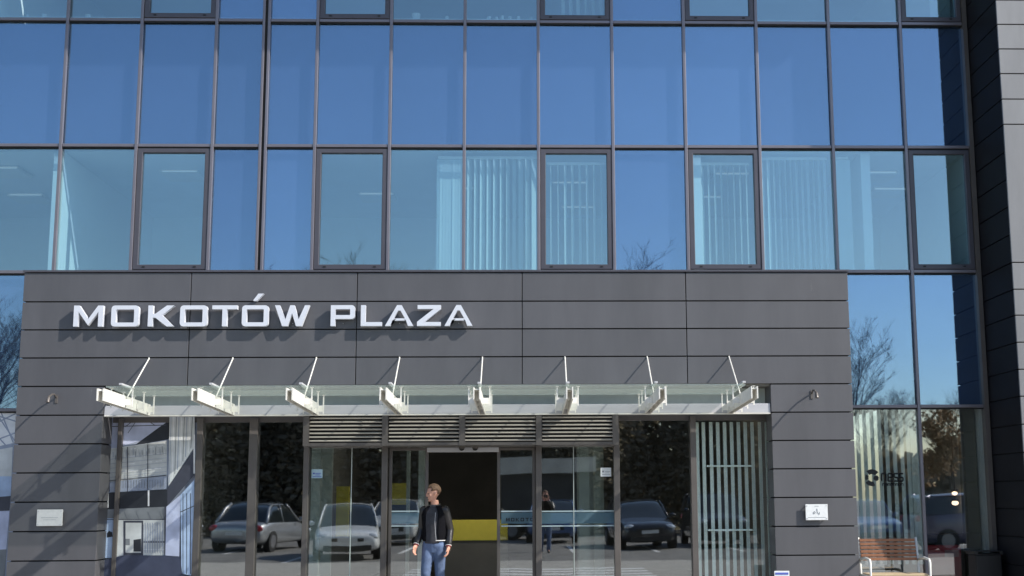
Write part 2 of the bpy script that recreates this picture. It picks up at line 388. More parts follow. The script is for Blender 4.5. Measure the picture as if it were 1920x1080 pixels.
# fins/mullions in the opening (px measured at mid height)
for px, wd in ((224, .06), (374, .085), (475, .12), (575, .075), (722, .085), (1010, .085), (1156, .085), (1300, .085)):
    x = gx(px); bp(MB().box(x-wd/2, x+wd/2, DG-.09, DG-.004, -.04, zT), 'mullion', M['darkm'], bevel=.005)
bp(MB().box(OX0+.004, OX1-.004, DG-.02, DG+.03, 2.80, 3.165), 'fascia_panel', M['column']); bp(MB().box(OX0+.004, OX1-.004, DG-.02, DG+.03, 2.70, 2.798), 'head_frame', M['darkm'])
def gp(a, b, z0, z1, name='window_pane', m='low', y=DG):
    return pane(gx(a), gx(b), z0, z1, M[m], y=y, name=name, tilt=.03)
Z_L = pt(800, 835, DG)[1]      # underside of the louvre band
gp(380, 470, 0, 2.70); gp(481, 571, 0, 2.70)
gp(580, 658, 0, Z_L); gp(660, 718, 0, Z_L); gp(1015, 1074, 0, Z_L); gp(1077, 1151, 0, Z_L); gp(1161, 1296, 0, 2.70); gp(1304, 1443, 0, 2.70, m='clearpane')
for px in (659, 1075.5):
    x = gx(px); bp(MB().box(x-.005, x+.005, DG-.010, DG+.02, 0, Z_L), 'glass_joint', M['column'])
# louvres, flush below the beam
YL = DP+.03
def lx(px): return pt(px, 810, YL)[0]
z_hi, z_lo = 2.757, pt(800, 829, YL)[1]
for a, b in ((580, 716), (729, 861), (872, 1004), (1017, 1149)):
    mb = MB(); n = 7
    for k in range(n):
        z = z_lo+(k+.5)*(z_hi-z_lo)/n
        mb.box(lx(a), lx(b), YL, YL+.035, z-.0045, z+.0045, rot=Matrix.Rotation(R(32), 3, 'X'))
    bp(mb, 'louvre', M['slat'])
for px in (574, 722, 866.5, 1010.5, 1154):
    bp(MB().box(lx(px)-.042, lx(px)+.042, YL-.012, YL+.05, z_lo-.05, 2.76), 'louvre_post', M['darkm'])
for a, b in ((574, 722), (722, 866.5), (866.5, 1010.5), (1010.5, 1154)):
    bp(MB().box(lx(a)+.043, lx(b)-.043, YL-.004, YL+.05, z_lo-.046, z_lo-.004), 'louvre_frame', M['darkm'])
bp(MB().box(lx(574), lx(1154), YL+.07, YL+.09, z_lo-.05, 2.76), 'louvre_backing', M['backing'])
bp(MB().box(lx(574), lx(1154), YL+.051, DG-.105, z_lo-.05, z_lo-.03), 'louvre_soffit', M['darkm'])
bp(MB().box(gx(578)+.04, gx(1010)-.045, DG-.10, DG+.05, Z_L-.03, Z_L+.03), 'door_head', M['darkm'], bevel=.004)
bp(MB().box(gx(1010)+.045, gx(1156)-.045, DG-.10, DG+.05, Z_L-.03, Z_L+.03), 'door_head', M['darkm'], bevel=.004)
bp(MB().box(gx(800), gx(935), DG+.0, DG+.06, Z_L-.10, Z_L-.033), 'door_operator', M['beam'], bevel=.004)
# sliding leaves
for a, b in ((729, 803), (932, 1004)):
    x0, x1 = gx(a), gx(b); zt = Z_L-.035
    f = bp(MB().ring(rect(x0, x1, .02, zt), rect(x0+.045, x1-.045, .08, zt-.04), DG+.005, DG+.05), 'sliding_door', M['darkm'], bevel=.004)
    mb = MB(); mb.box(x0+.046, x1-.046, DG+.02, DG+.032, .081, zt-.041); o = mb.build('pane', M['low']); o.parent = f
# frosted manifestation bands
M['frost'] = glass('frosted_band', (.55, .66, .70), .12, (.8, .9, 1), wav=0, milk=.55, milkcol=(.26, .40, .48))
M['frostline'] = mat('frosted_line', (.42, .52, .54), .6)
for a, b in ((733, 797), (940, 1002), (1015, 1151)):
    yb = DG-.004 if b != 797 and a != 940 else DG+.0155
    zA, zB = pt(a, 960, DG)[1], pt(a, 986, DG)[1]
    bp(MB().box(gx(a), gx(b), yb-.002, yb-.0005, zB+.03, zA-.01), 'frosted_band', M['frost'])
    bp(MB().box(gx(a), gx(b), yb-.002, yb-.0005, zA, zA+.018).box(gx(a), gx(b), yb-.002, yb-.0005, zB-.012, zB+.006), 'frosted_line', M['frostline'])

# glyphs as outlines in a unit cell: x 0..w, z 0..1
def glyph(ch, t=.19, w=1.35):
    r = .16
    def rr(x0, x1, z0, z1, r):
        P = []
        for cx, cz, a0 in ((x1-r, z1-r, 0), (x0+r, z1-r, 90), (x0+r, z0+r, 180), (x1-r, z0+r, 270)):
            for k in range(5): a = R(a0+k*22.5); P.append((cx+r*math.cos(a), cz+r*math.sin(a)))
        return P
    tv = t*1.18
    if ch == 'M': return [('p', [(0, 0), (0, 1), (tv*1.1, 1), (w/2, .36), (w-tv*1.1, 1), (w, 1), (w, 0), (w-tv, 0), (w-tv, .70), (w/2, .06), (tv, .70), (tv, 0)])]
    if ch in 'OÓ':
        L = [('r', rr(0, w, 0, 1, r), rr(tv, w-tv, t, 1-t, .04))]
        if ch == 'Ó': L.append(('p', [(w*.40, 1.22), (w*.54, 1.22), (w*.80, 1.56), (w*.60, 1.56)]))
        return L
    if ch == 'K': return [('p', [(0, 0), (0, 1), (tv, 1), (tv, .60), (tv+.12, .60), (w-.34, 1), (w, 1), (w-.55, .53), (w, 0), (w-.33, 0), (tv+.12, .42), (tv, .42), (tv, 0)])]
    if ch == 'T': return [('p', [(w/2-tv/2, 0), (w/2-tv/2, 1-t), (0, 1-t), (0, 1), (w, 1), (w, 1-t), (w/2+tv/2, 1-t), (w/2+tv/2, 0)])]
    if ch == 'W': return [('p', [(w*.22, 0), (0, 1), (tv, 1), (w*.31, .32), (w*.44, 1), (w*.56, 1), (w*.69, .32), (w-tv, 1), (w, 1), (w*.78, 0), (w*.62, 0), (w*.5, .62), (w*.38, 0)])]
    if ch == 'P':
        o = rr(0, w, .34, 1, r*.9); 
        for k in range(5, 15): o[k] = (0, 1) if k < 10 else (0, .34)
        return [('r', o, rr(tv, w-tv, .34+t, 1-t, .03)), ('p', [(0, 0), (0, .34), (tv, .34), (tv, 0)])]
    if ch == 'L': return [('p', [(0, 0), (0, 1), (tv, 1), (tv, t), (w, t), (w, 0)])]
    if ch == 'A': return [('r', [(0, 0), (w*.42, 1), (w*.58, 1), (w, 0), (w-tv*1.15, 0), (w*.74, .26), (w*.26, .26), (tv*1.15, 0)],
                           [(w*.30, .36), (w*.46, .74), (w*.54, .74), (w*.70, .36), (w*.66, .36), (w*.60, .36), (w*.40, .36), (w*.34, .36)])]
    if ch == 'Z': return [('p', [(0, 0), (0, t*1.05), (w*.70, 1-t), (.02, 1-t), (.02, 1), (w, 1), (w, 1-t*1.05), (w*.30, t), (w, t), (w, 0)])]
def word(mb, ch, x0, x1, z0, z1, y0, y1, t=.185):
    h = z1-z0; w = (x1-x0)/h
    for G in glyph(ch, t, w):
        cv = lambda L: [(x0+p[0]*h, z0+p[1]*h) for p in L]
        if G[0] == 'p': mb.prism(cv(G[1]), y0, y1)
        else: mb.ring(cv(G[1]), cv(G[2]), y0, y1)
DL = DP-.115
sign = empty('building_name_sign', (pt(510, 611, DL)[0], DL, 4.0), 'white metal letters reading MOKOTÓW PLAZA on the dark grey portal', 'sign')
LET = [('M', 138, 193), ('O', 208.5, 260), ('K', 277.5, 326), ('O', 337.5, 388.3), ('T', 397.5, 444.5), ('Ó', 453.5, 503), ('W', 515, 580), ('P', 620, 665), ('L', 676.5, 716), ('A', 722, 775), ('Z', 782, 826.3), ('A', 833.5, 886)]
zt, zb = pt(500, 572.3, DL)[1], pt(500, 611.5, DL)[1]
for ch, a, b in LET:
    mb = MB(); word(mb, ch, pt(a, 592, DL)[0], pt(b, 592, DL)[0], zb, zt, DL, DL+.075)
    keep(mb.build('letter', M['letter']), sign)
for ch, a, b in LET:
    x = pt((a+b)/2, 570, DL)[0]
    keep(MB().tube([(x, DL+.07, zb+.05), (x, DP+.001, zb+.05)], .004, 6).build('standoff', M['beam']), sign)
# text on the sliding door band
ds = empty('door_lettering', (gx(970), DG+.0125, pt(970, 973, DG)[1]), 'small dark letters reading MOKOTÓ on the frosted band of the right sliding door', 'sign')
mb = MB(); zz1, zz0 = pt(970, 971, DG)[1], pt(970, 977.5, DG)[1]
for k, ch in enumerate('MOKOTÓ'):
    a = 949+k*9.0; word(mb, ch, gx(a), gx(a+6.6), zz0, zz1, DG+.010, DG+.0125, t=.22)
keep(mb.build('lettering', M['rubber']), ds)

# ---------------------------------------------------------------- canopy
CN = empty('entrance_canopy', (-1.2, DP, 2.9), 'pale green glass canopy on eight white steel brackets over the entrance', 'canopy')
cp_ = lambda mb, name, m, **k: keep(mb.build(name, m, **k), CN)
cp_(MB().box(OX0+.01, OX1-.01, DP+.02, DP+.14, 2.785, 2.915), 'beam', M['beam'], bevel=.004)
cp_(MB().box(OX0+.01, OX1-.01, DP+.012, DP+.15, 2.765, 2.783), 'beam_flange', M['white'], bevel=.003)
BXS = [-5.39+k*(2.90+5.39)/7 for k in range(8)]
YF, YO = 16.75, 15.98
tl = Vector((0, YO-DP, 2.90-2.84))
def zbr(y): return 2.776+(DP-y)/(DP-YO)*.062       # underside of a bracket
for x in BXS:
    mb = MB()
    for sx in (-.045, .030):
        for q in range(1):
            vs = []
            for (yy, dz) in ((DP+.02, 0), (YO, 0), (YO, .155), (DP+.02, .155)): vs.append((yy, zbr(yy)+dz))
            a = [mb.bm.verts.new((x+sx, p[0], p[1])) for p in vs]; b = [mb.bm.verts.new((x+sx+.015, p[0], p[1])) for p in vs]
            mb.bm.faces.new(a); mb.bm.faces.new(b[::-1])
            for i in range(4): mb.bm.faces.new([a[i], b[i], b[(i+1) % 4], a[(i+1) % 4]])
    mb.box(x-.029, x+.029, YO+.02, DP, 2.93, 2.94, rot=Matrix.Rotation(-math.atan2(.062, DP-YO), 3, 'X'))
    for yy in (YO+.35, YO+.95, YO+1.5): mb.box(x-.029, x+.029, yy-.01, yy+.01, zbr(yy)+.02, zbr(yy)+.14)
    arm = cp_(mb, 'bracket', M['white'])
    for yy in (YF+.08, YF+.58, YF+1.05):
        zt_ = 3.075-(yy-YF)*.03
        for sx in (-.14, .14):
            mb = MB()
            mb.box(x+sx-.008, x+sx+.008, yy-.008, yy+.008, zbr(yy)+.0, zt_-.008)
            mb.box(min(x+sx, x+sx*.35), max(x+sx, x+sx*.35), yy-.006, yy+.006, zbr(yy)+.03, zbr(yy)+.11)
            mb.box(x+sx-.02, x+sx+.02, yy-.02, yy+.02, zt_-.007, zt_-.001)
            cp_(mb, 'glass_fixing', M['white'])
    cp_(MB().box(x-.022, x+.022, YF+.0, YF+.38, 3.098, 3.124, rot=Matrix.Rotation(-.03, 3, 'X')), 'clamp_plate', M['beam'], bevel=.004)
    mb = MB(); mb.tube([(x, DP, pt(272, 672, DP)[1]), (x, 17.05, 2.96)], .0095); mb.box(x-.008, x+.008, DP-.012, DP, 3.57, 3.60)
    cp_(mb, 'tie_rod', M['white'])
mb = MB()
ed = [-5.58]+[(BXS[k]+BXS[k+1])/2 for k in range(0, 7, 1)]+[2.92]
ed = [-5.58]+BXS[1:7]+[2.92]
for k in range(7):
    x0, x1 = ed[k]+(.006 if k else 0), ed[k+1]-(.006 if k < 6 else 0)
    mb = MB(); mb.box(x0, x1, YF, DP-.06, 3.075, 3.091, rot=Matrix.Rotation(-.03, 3, 'X'), about=(x0, YF, 3.075))
    cp_(mb, 'glass_panel', M['canopy'])

# small things on the entrance
def dome(x, y, z, label):
    t = empty('dome_camera', (x, y, z), label, 'camera', 'dome sensors above the open door')
    MB().tube([(0, 0, 0), (0, 0, -.02)], .045, 14).build('base', M['darkm'], t)
    MB().ball((0, 0, -.02), .04, 1, 1, .8).build('dome', M['rubber'], t, smooth=True)
dome(gx(866), DG-.06, Z_L-.032, 'small black dome sensor above the open door, the left of the pair')
dome(gx(891), DG-.06, Z_L-.032, 'small black dome sensor above the open door, the right of the pair')
M['paper'] = mat('paper', (.78, .80, .80), .7, noise=.04, nscale=30)
M['bluepaper'] = mat('pale_blue_sticker', (.42, .58, .66), .6)
M['ink'] = mat('ink', (.05, .06, .08), .7)
M['blueink'] = mat('blue_ink', (.10, .14, .50), .6)
M['greyink'] = mat('grey_ink', (.30, .32, .34), .7)
def notice(a, b, c0, c1, m, ink, label, y=DG-.006, marks=()):
    x0, z1 = pt(a, c0, y); x1, z0 = pt(b, c1, y)
    t = empty('door_notice', ((x0+x1)/2, y, z0), label, 'notice')
    keep(MB().box(x0, x1, y-.002, y, z0, z1).build('sheet', M[m]), t)
    mb = MB()
    for (u0, u1, v0, v1) in marks: mb.box(x0+(x1-x0)*u0, x0+(x1-x0)*u1, y-.004, y-.0022, z0+(z1-z0)*v0, z0+(z1-z0)*v1)
    keep(mb.build('print', M[ink]), t)
notice(584.5, 604.5, 880, 896.5, 'bluepaper', 'blueink', 'pale blue sticker on the glass left of the sliding doors', marks=[(.12, .3, .45, .62), (.35, .85, .5, .58), (.35, .8, .32, .4), (.1, .9, .12, .2)])
notice(1126, 1146, 877, 893.5, 'paper', 'greyink', 'white paper notice on the glass right of the sliding doors', marks=[(.14, .32, .48, .66), (.4, .88, .55, .6), (.4, .8, .38, .43), (.14, .88, .2, .25)])
def plaque(a, b, c0, c1, label, m, kind):
    y = DP-.055
    x0, z1 = pt(a, c0, y); x1, z0 = pt(b, c1, y)
    t = empty('wall_plaque', ((x0+x1)/2, y, z0), label, 'plaque')
    keep(MB().box(x0, x1, y-.005, y+.005, z0, z1).build('plate', M[m], bevel=.002), t)
    mb = MB()
    for u in (.06, .94):
        for v in (.1, .9):
            xx, zz = x0+(x1-x0)*u, z0+(z1-z0)*v; mb.tube([(xx, y-.009, zz), (xx, DP, zz)], .008, 8)
    keep(mb.build('stud', M['beam']), t)
    mb = MB()
    if kind:
        cx, cz = (x0+x1)/2, (z0+z1)/2
        mb.tube([(cx+.005, y-.0065, cz+.05), (cx+.01, y-.0065, cz-.01), (cx+.035, y-.0065, cz-.03), (cx+.04, y-.0065, cz)], .005, 6)
        mb.tube([(cx-.05, y-.0065, cz-.005), (cx-.03, y-.0065, cz+.012), (cx-.018, y-.0065, cz-.006), (cx-.035, y-.0065, cz-.022), (cx-.05, y-.0065, cz-.008)], .005, 6)
        mb.box(cx-.03, cx+.03, y-.007, y-.0055, z1-.03, z1-.024); mb.box(x0+.03, x1-.03, y-.007, y-.0055, z0+.035, z0+.04)
    else:
        mb.box(x0+.06, x1-.06, y-.007, y-.0055, (z0+z1)/2-.002, (z0+z1)/2+.003); mb.box(x0+.09, x1-.09, y-.007, y-.0055, (z0+z1)/2-.03, (z0+z1)/2-.026)
    keep(mb.build('engraving', M['greyink']), t)
M['plate'] = mat('brushed_plate', (.62, .62, .60), .5, 0, noise=.05, nscale=30)
plaque(70, 116.5, 955.5, 986, 'plain silver plaque on the left pier of the portal', 'plate', 0)
plaque(1510, 1552.5, 945.5, 975, 'white plaque with grey script mark on the right pier of the portal', 'paper', 1)
def spot(px, py, label):
    x, z = pt(px, py, DP)
    t = empty('wall_spotlight', (x, DP, z), label, 'wall lamp', 'spotlights on the portal piers')
    MB().box(-.02, .02, -.012, 0, -.06, .06).build('wall_plate', M['darkm'], t, bevel=.003)
    MB().tube([(0, -.01, .02), (0, -.10, .06), (0, -.20, .045), (0, -.30, -.01)], .012, 8).build('arm', M['darkm'], t)
    MB().tube([(0, -.27, .02), (0, -.30, -.01), (0, -.32, -.05), (0, -.325, -.07)], [.012, .022, .026, .028], 12).build('lamp_head', M['darkm'], t)
spot(1522, 740, 'small metal spotlight on an arm on the right pier'); spot(106, 748, 'small metal spotlight on an arm on the left pier')

# low sign by the right pier
x0, z1 = pt(1451.5, 1070.5, 17.6); x1, _ = pt(1480, 1075, 17.6)
t = empty('low_sign', ((x0+x1)/2, 17.6, .1), 'low white sign plate with a blue stripe before the right pier', 'sign')
keep(MB().box(x0, x1, 17.595, 17.605, z1-.30, z1).build('plate', M['paper'], bevel=.003), t)
keep(MB().box(x0+.015, x1-.015, 17.591, 17.5945, z1-.05, z1-.022).build('stripe', M['blueink']), t)
keep(MB().tube([((x0+x1)/2, 17.62, .1), ((x0+x1)/2, 17.62, z1-.02)], .015).build('post', M['beam']), t)

# inner blind slats with two rails behind the right pane, and right-hand window
def slats(name, pxs, y, zt, zb, wd, ang, label, rails=()):
    t = empty(name, (pt(sum(pxs)/len(pxs), 900, y)[0], y, zb), label, 'vertical blind')
    mb = MB()
    for p in pxs:
        x = pt(p, 900, y)[0]; mb.box(x-wd/2, x+wd/2, y-.002, y+.002, zb, zt, rot=Matrix.Rotation(R(ang), 3, 'Z'))
    keep(mb.build('slats', M['blind2']), t)
    for a, b, py in rails:
        xa, z = pt(a, py, y-.05); xb, _ = pt(b, py, y-.05)
        keep(MB().box(xa, xb, y-.06, y-.045, z-.012, z+.012).build('rail', M['blind2']), t)
M['blind2'] = mat('white_green_slat', (.86, .95, .90), .6, noise=.04)
slats('vertical_blind', [1309, 1321, 1335, 1348, 1361, 1374, 1387, 1400, 1413, 1427, 1440], DG+.10, 2.68, .05, .066, 34, 'pale green vertical slats with two white rails behind the right entrance pane', rails=((1325, 1409, 874), (1327, 1411, 994)))
slats('vertical_blind', [1612, 1625, 1639, 1653, 1666, 1680, 1694, 1706, 1714, 1721], DG+.16, 2.86, .6, .062, 14, 'pale blue vertical slats in the ground floor window behind the bench')

# ground floor right window panes (clear) and left strip
pane(PX1+.002, MX[14], 0, 2.88, M['low'], tilt=.03); pane(MX[14], 6.72, 0, 2.88, M['low'], tilt=.03)
pane(-9.2, PX0-.002, 0, 2.88, M['low'], y=DG+.02, tilt=.01)

# logo on the glass
M['logo'] = mat('black_film', (.01, .012, .012), .5)
lg = empty('window_logo', (gx(1660), DG-.003, 1.8), 'black round mark and lettering stuck on the window behind the bench', 'window sticker')
mb = MB()
def lp(px, py): return pt(px, py, DG)
def arc(cx, cz, r0, r1, a0, a1, n=10):
    P = [(cx+r1*math.cos(R(a0+(a1-a0)*k/n)), cz+r1*math.sin(R(a0+(a1-a0)*k/n))) for k in range(n+1)]
    P += [(cx+r0*math.cos(R(a1-(a1-a0)*k/n)), cz+r0*math.sin(R(a1-(a1-a0)*k/n))) for k in range(n+1)]
    return P
cx, cz = lp(1635, 896)
mb.prism(arc(cx, cz, .055, .125, 40, 130), DG-.005, DG-.003); mb.prism(arc(cx, cz, .055, .12, 215, 290), DG-.005, DG-.003); mb.prism(arc(cx, cz, .055, .10, 150, 200), DG-.005, DG-.003)
mb.prism(arc(cx+.06, cz-.005, .0, .04, 0, 350, 14), DG-.005, DG-.003)
keep(mb.build('round_mark', M['logo']), lg)
mb = MB()
def stro(pts, r=.011): mb.tube([(*[lp(*p)[0]], DG-.005, lp(*p)[1]) for p in pts], r, 4)
# lettering "ness"
stro([(1653, 902), (1653, 888)]); stro([(1653, 888), (1661, 888)]); stro([(1661, 888), (1661, 902)])
stro([(1674, 902), (1665, 902)]); stro([(1665, 902), (1665, 888)]); stro([(1665, 888), (1673, 888)]); stro([(1673, 888), (1673, 895)]); stro([(1673, 895), (1665, 895)])
for q in (1676.5, 1686): stro([(q+7, 888), (q, 888)]); stro([(q, 888), (q, 894.5)]); stro([(q, 894.5), (q+7, 895.5)]); stro([(q+7, 895.5), (q+7, 902)]); stro([(q+7, 902), (q, 902)])
for k in range(8): stro([(1655+k*5, 911), (1655+k*5, 906.5)], .006); stro([(1655+k*5, 906.5), (1658.3+k*5, 906.5)], .006); stro([(1658.3+k*5, 906.5), (1658.3+k*5, 911)], .006)
keep(mb.build('lettering', M['logo']), lg)

# entrance hall interior
c = MB(); c.box(-10, 6.7, DG+.06, DG+9, 0, .02); bp(c, 'hall_floor', M['hallfloor'])
c = MB(); c.box(-10, 6.7, DG+.06, DG+9, 3.2, 3.3); bp(c, 'hall_ceiling', M['hall'])
c = MB(); c.box(-10, 6.7, DG+9, DG+9.1, 0, 3.2); c.box(OX1+.06, OX1+.2, DG+.06, DG+9, .02, 3.2); c.box(-4.95, -4.8, DG+.15, DG+9, .02, 3.2); c.box(-3.3, -3.2, DG+1.6, DG+9, .02, 3.2); bp(c, 'hall_wall', M['hall'])
for px, wd, y in ((592, .14, DG+.5), (611, .18, DG+.9), (1095, .16, DG+1.0), (1120, .10, DG+1.4), (765, .05, DG+1.6), (790, .09, DG+1.2)):
    x = pt(px, 900, y)[0]; bp(MB().box(x-wd/2, x+wd/2, y, y+.12, .02, 3.2), 'column', M['column'])
for px, wd, y, z0, z1 in ((643, .20, DG+2.0, 1.0, 1.79), (748, .25, DG+2.6, 1.49, 1.84)):
    x = pt(px, 900, y)[0]; bp(MB().box(x-wd/2, x+wd/2, y, y+.1, z0, z1), 'wall_panel', M['yellow'])
bp(MB().box(-3.15, 1.2, DG+1.0, DG+1.1, 2.45, 2.68), 'inner_head_panel', M['column'])
YD = 22.0
a0, zt_ = pt(838, 975, YD); a1, zb_ = pt(952, 1013, YD)
dk = empty('reception_desk', ((a0+a1)/2, YD, .02), 'reception desk with a bright yellow front band inside the open door', 'desk')
keep(MB().box(a0-.2, a1, YD, YD+.05, zb_, zt_).build('front_band', M['yellow'], bevel=.005), dk)
keep(MB().box(a0-.2, a1, YD+.02, YD+.6, .02, zb_-.003).build('base', M['hall']), dk)
keep(MB().box(a0-.2, a1, YD+.051, YD+.62, zt_-.06, zt_-.02).build('desk_top', M['hall']), dk)
for px0, px1, y, z1 in ((583, 622, DG+1.3, 3.19), (1082, 1132, DG+2.6, 3.19)):
    bp(MB().box(pt(px0, 900, y)[0], pt(px1, 900, y)[0], y, y+.08, .02, z1), 'inner_partition', M['column'])
t = empty('ceiling_spot', (pt(851, 855, DG+3)[0], DG+3, 3.19), 'tiny lit spot in the dark lobby ceiling behind the open door', 'lamp')
MB().tube([(0, 0, 0), (0, 0, -.03)], .05, 12).build('ring', M['beam'], t); MB().tube([(0, 0, -.031), (0, 0, -.036)], .035, 12).build('bulb', mat('spot_bulb', (1, .95, .85), .4, emit=4), t)
M['deskfill'] = mat('desk_fill_glow', (1, .96, .88), .4, emit=260)  # unseen ceiling lamps added to brighten the yellow desk front
for k, x in enumerate((-1.6, -.9, -.2)):
    t = empty('desk_fill_light', (x, 21.1, 3.19), 'added unseen fill lamp above the yellow desk, %s from the left' % nth(k+1), 'lamp', 'added fill lamps above the reception desk')
    MB().tube([(0, 0, 0), (0, 0, -.02)], .08, 14).build('ring', M['beam'], t); MB().tube([(0, 0, -.021), (0, 0, -.026)], .05, 14).build('lens', M['deskfill'], t)
tag(MB().box(-1.45, -.45, DG+.25, DG+1.6, .021, .035).build('doormat', mat('brown_mat', (.07, .05, .035), .95, noise=.2, nscale=60)), 'dark brown doormat inside the open sliding doors', 'mat')
# warm lamps in the right-hand shop
M['warm'] = mat('warm_lamp', (1, .72, .5), .4, emit=2.5)
for px, py, sc_, lb in ((1790, 925, 1, 'upper warm lamp seen in the ground floor window beside the wing'), (1791, 943, 1.2, 'lower warm lamp seen in the ground floor window beside the wing')):
    x, z = pt(px, py, DG+1.0); t = empty('pendant_lamp', (x, DG+1.0, z), lb, 'lamp', 'warm lamps in the shop')
    MB().ball((0, 0, 0), .035*sc_, 1.3, 1, .9).build('bulb', M['warm'], t, smooth=True)
    MB().tube([(0, 0, .03), (0, 0, .06)], .05).build('cap', M['darkm'], t); 
    MB().tube([(0, 0, .06), (0, 0, 3.15-z)], .004, 5).build('cable', M['rubber'], t)
bp(MB().box(6.50, 6.68, DG+.25, DG+.5, .02, 3.2), 'column', mat('olive_column', (.16, .15, .11), .7, noise=.1))

ya = DG+.28; xa, za = pt(1738, 1022, ya); xb, _ = pt(1802, 1022, ya)
t = empty('red_cabinet', ((xa+xb)/2, ya, .02), 'dark red cabinet with a pale label inside the window between bench and wing', 'cabinet')
M['redcab'] = mat('red_lacquer', (.50, .045, .06), .35)
keep(MB().box(xa, xb, ya, ya+.4, .02, za).build('body', M['redcab'], bevel=.02), t)
u0, v0 = pt(1771, 1031, ya); u1, v1 = pt(1798, 1044, ya)
keep(MB().box(u0, u1, ya-.006, ya-.001, v1, v0).build('label_plate', mat('pink_label', (.45, .22, .22), .5), bevel=.002), t)
keep(MB().box(xa-.05, xb+.05, ya-.02, ya+.42, za+.002, za+.16).build('counter_top', M['rubber'], bevel=.01), t)
# ---------------------------------------------------------------- printed picture on the glass
POY = DG-.012
def pcol(n, c_, r=.45): return mat('print_'+n, tuple(min(.8, q*1.25) for q in c_), r, noise=.22, nscale=4)
PC = dict(lav=pcol('lavender', (.42, .45, .58)), pale=pcol('pale', (.50, .51, .50)), blue=pcol('light_blue', (.36, .46, .62)), dark=pcol('dark', (.018, .02, .026)),
          slate=pcol('slate', (.045, .048, .065)), navy=pcol('navy', (.045, .052, .085)), grey=pcol('grey', (.17, .18, .19)), white=pcol('white', (.75, .78, .82)), mid=pcol('mid', (.26, .29, .36)))
class Poster:
    def __init__(s, x0, x1, z0, z1, label, px0, px1):
        s.t = empty('window_picture', ((x0+x1)/2, POY, z0), label, 'window graphic'); s.lay = {}; s.n = 0; s.px0 = px0; s.px1 = px1
        keep(MB().box(x0, x1, POY, POY+.004, z0, z1).build('film', PC['mid']), s.t)
        s.last = None; s.y = POY; s.mb = {}
    def poly(s, c_, pts):
        s.n += 1; y = POY-.0004*s.n
        w_ = [pt(p[0], p[1], POY) for p in pts]
        b = s.mb.setdefault(c_, MB()); b.prism(w_, y-.0003, y)
    def line(s, c_, a, b, wd):
        d = Vector((b[0]-a[0], b[1]-a[1])); n = Vector((-d.y, d.x)).normalized()*wd/2
        s.poly(c_, [(a[0]+n.x, a[1]+n.y), (b[0]+n.x, b[1]+n.y), (b[0]-n.x, b[1]-n.y), (a[0]-n.x, a[1]-n.y)])
    def done(s):
        for k, b in s.mb.items(): keep(b.build('printed_shapes', PC[k]), s.t)
x0 = OX0+.005; x1 = gx(372)
P = Poster(x0, x1, 0, 2.70, 'large printed picture of a glass office atrium on the left entrance pane', 0, 0)
P.poly('lav', [(200, 780), (310, 780), (310, 812), (200, 845)])
P.poly('dark', [(200, 845), (255, 833), (300, 800), (330, 780), (345, 790), (315, 824), (200, 845)][:-1])  # canopy bracket's cast shadow, painted in as a dark diagonal
P.line('slate', (200, 800), (312, 797), 1.5); P.line('slate', (235, 800), (262, 780), 1.2); P.line('slate', (290, 797), (262, 780), 1.2); P.line('slate', (262, 780), (240, 812), 1)
P.poly('pale', [(200, 842), (313, 826), (313, 917), (200, 924)])
for k in range(5):
    for q in (245, 278, 296): P.line('white', (q-k*2.0, 842+k*14-(q-245)*.1), (q+10-k*1.2, 841+k*14-(q-245)*.1), 2)
for k in range(26):
    q = 204+k*4.2; P.line(['grey', 'white', 'mid'][k % 3], (q, 846-(q-200)*.12+(k*7 % 11)), (q+.4, 858-(q-200)*.12+(k*5 % 9)), 1.0)
for k in range(7): P.line('mid', (200, 862+k*8.5), (313, 850+k*8.5), .6)
P.line('white', (200, 843), (313, 827), 1.2)
P.poly('mid', [(200, 905), (313, 893), (313, 917), (200, 924)]); P.line('slate', (200, 902), (313, 891), 1.3)
for q in (206, 240, 278): P.line('slate', (q, 842-(q-200)*.1), (q, 922), 1.6)
for k in range(16): P.line('grey', (232+k*5, 900), (232+k*5, 915), .8)
P.poly('pale', [(319, 780), (366, 780), (366, 838), (317, 912)])
for k in range(9): P.line(['mid', 'white', 'grey'][k % 3], (322+k*5, 780), (319+k*5, 905-k*8), 1.3)
P.poly('dark', [(200, 924), (315, 918), (315, 950), (200, 955)]); P.poly('slate', [(315, 915), (366, 842), (366, 890), (315, 949)])
P.poly('white', [(278.5, 919), (281.5, 919), (281.5, 949), (278.5, 949)]); P.poly('white', [(203, 923), (205, 923), (205, 952), (203, 952)]); P.poly('white', [(364, 815), (367, 815), (367, 888), (364, 888)])
P.poly('grey', [(200, 955), (315, 950), (315, 974), (200, 974)]); P.poly('pale', [(200, 974), (315, 974), (315, 1041), (200, 1045)])
P.poly('blue', [(200, 972), (218, 972), (218, 1046), (195, 1046)]); P.poly('dark', [(202, 1000), (206, 995), (212, 998), (213, 1006), (202, 1008)])
P.line('slate', (200, 974), (315, 974), 1.5)
P.poly('slate', [(233, 976), (270, 976), (270, 1041), (233, 1041)]); P.poly('pale', [(237, 980), (267, 980), (266, 1036), (237, 1036)]); P.poly('grey', [(237, 1010), (245, 1010), (245, 1022), (237, 1022)]); P.poly('dark', [(252, 1012), (266, 1010), (266, 1034), (252, 1034)])
for k in range(5): P.line('grey', (214+k*22, 958), (220+k*22, 972), 3)
P.line('white', (271, 1012), (310, 1012), 1); P.line('slate', (271, 1016), (310, 1016), 2.2); P.line('white', (271, 1030), (310, 1030), 1.5)
for k in range(12): P.line('slate', (200+k*9, 1052+k*2), (214+k*9, 1052+k*2), 1.2)
for k in range(8): P.line('mid', (274+k*4.6, 980), (274+k*4.6, 1036), 1.4)
P.poly('slate', [(310, 950), (313, 950), (313, 1043), (310, 1043)])
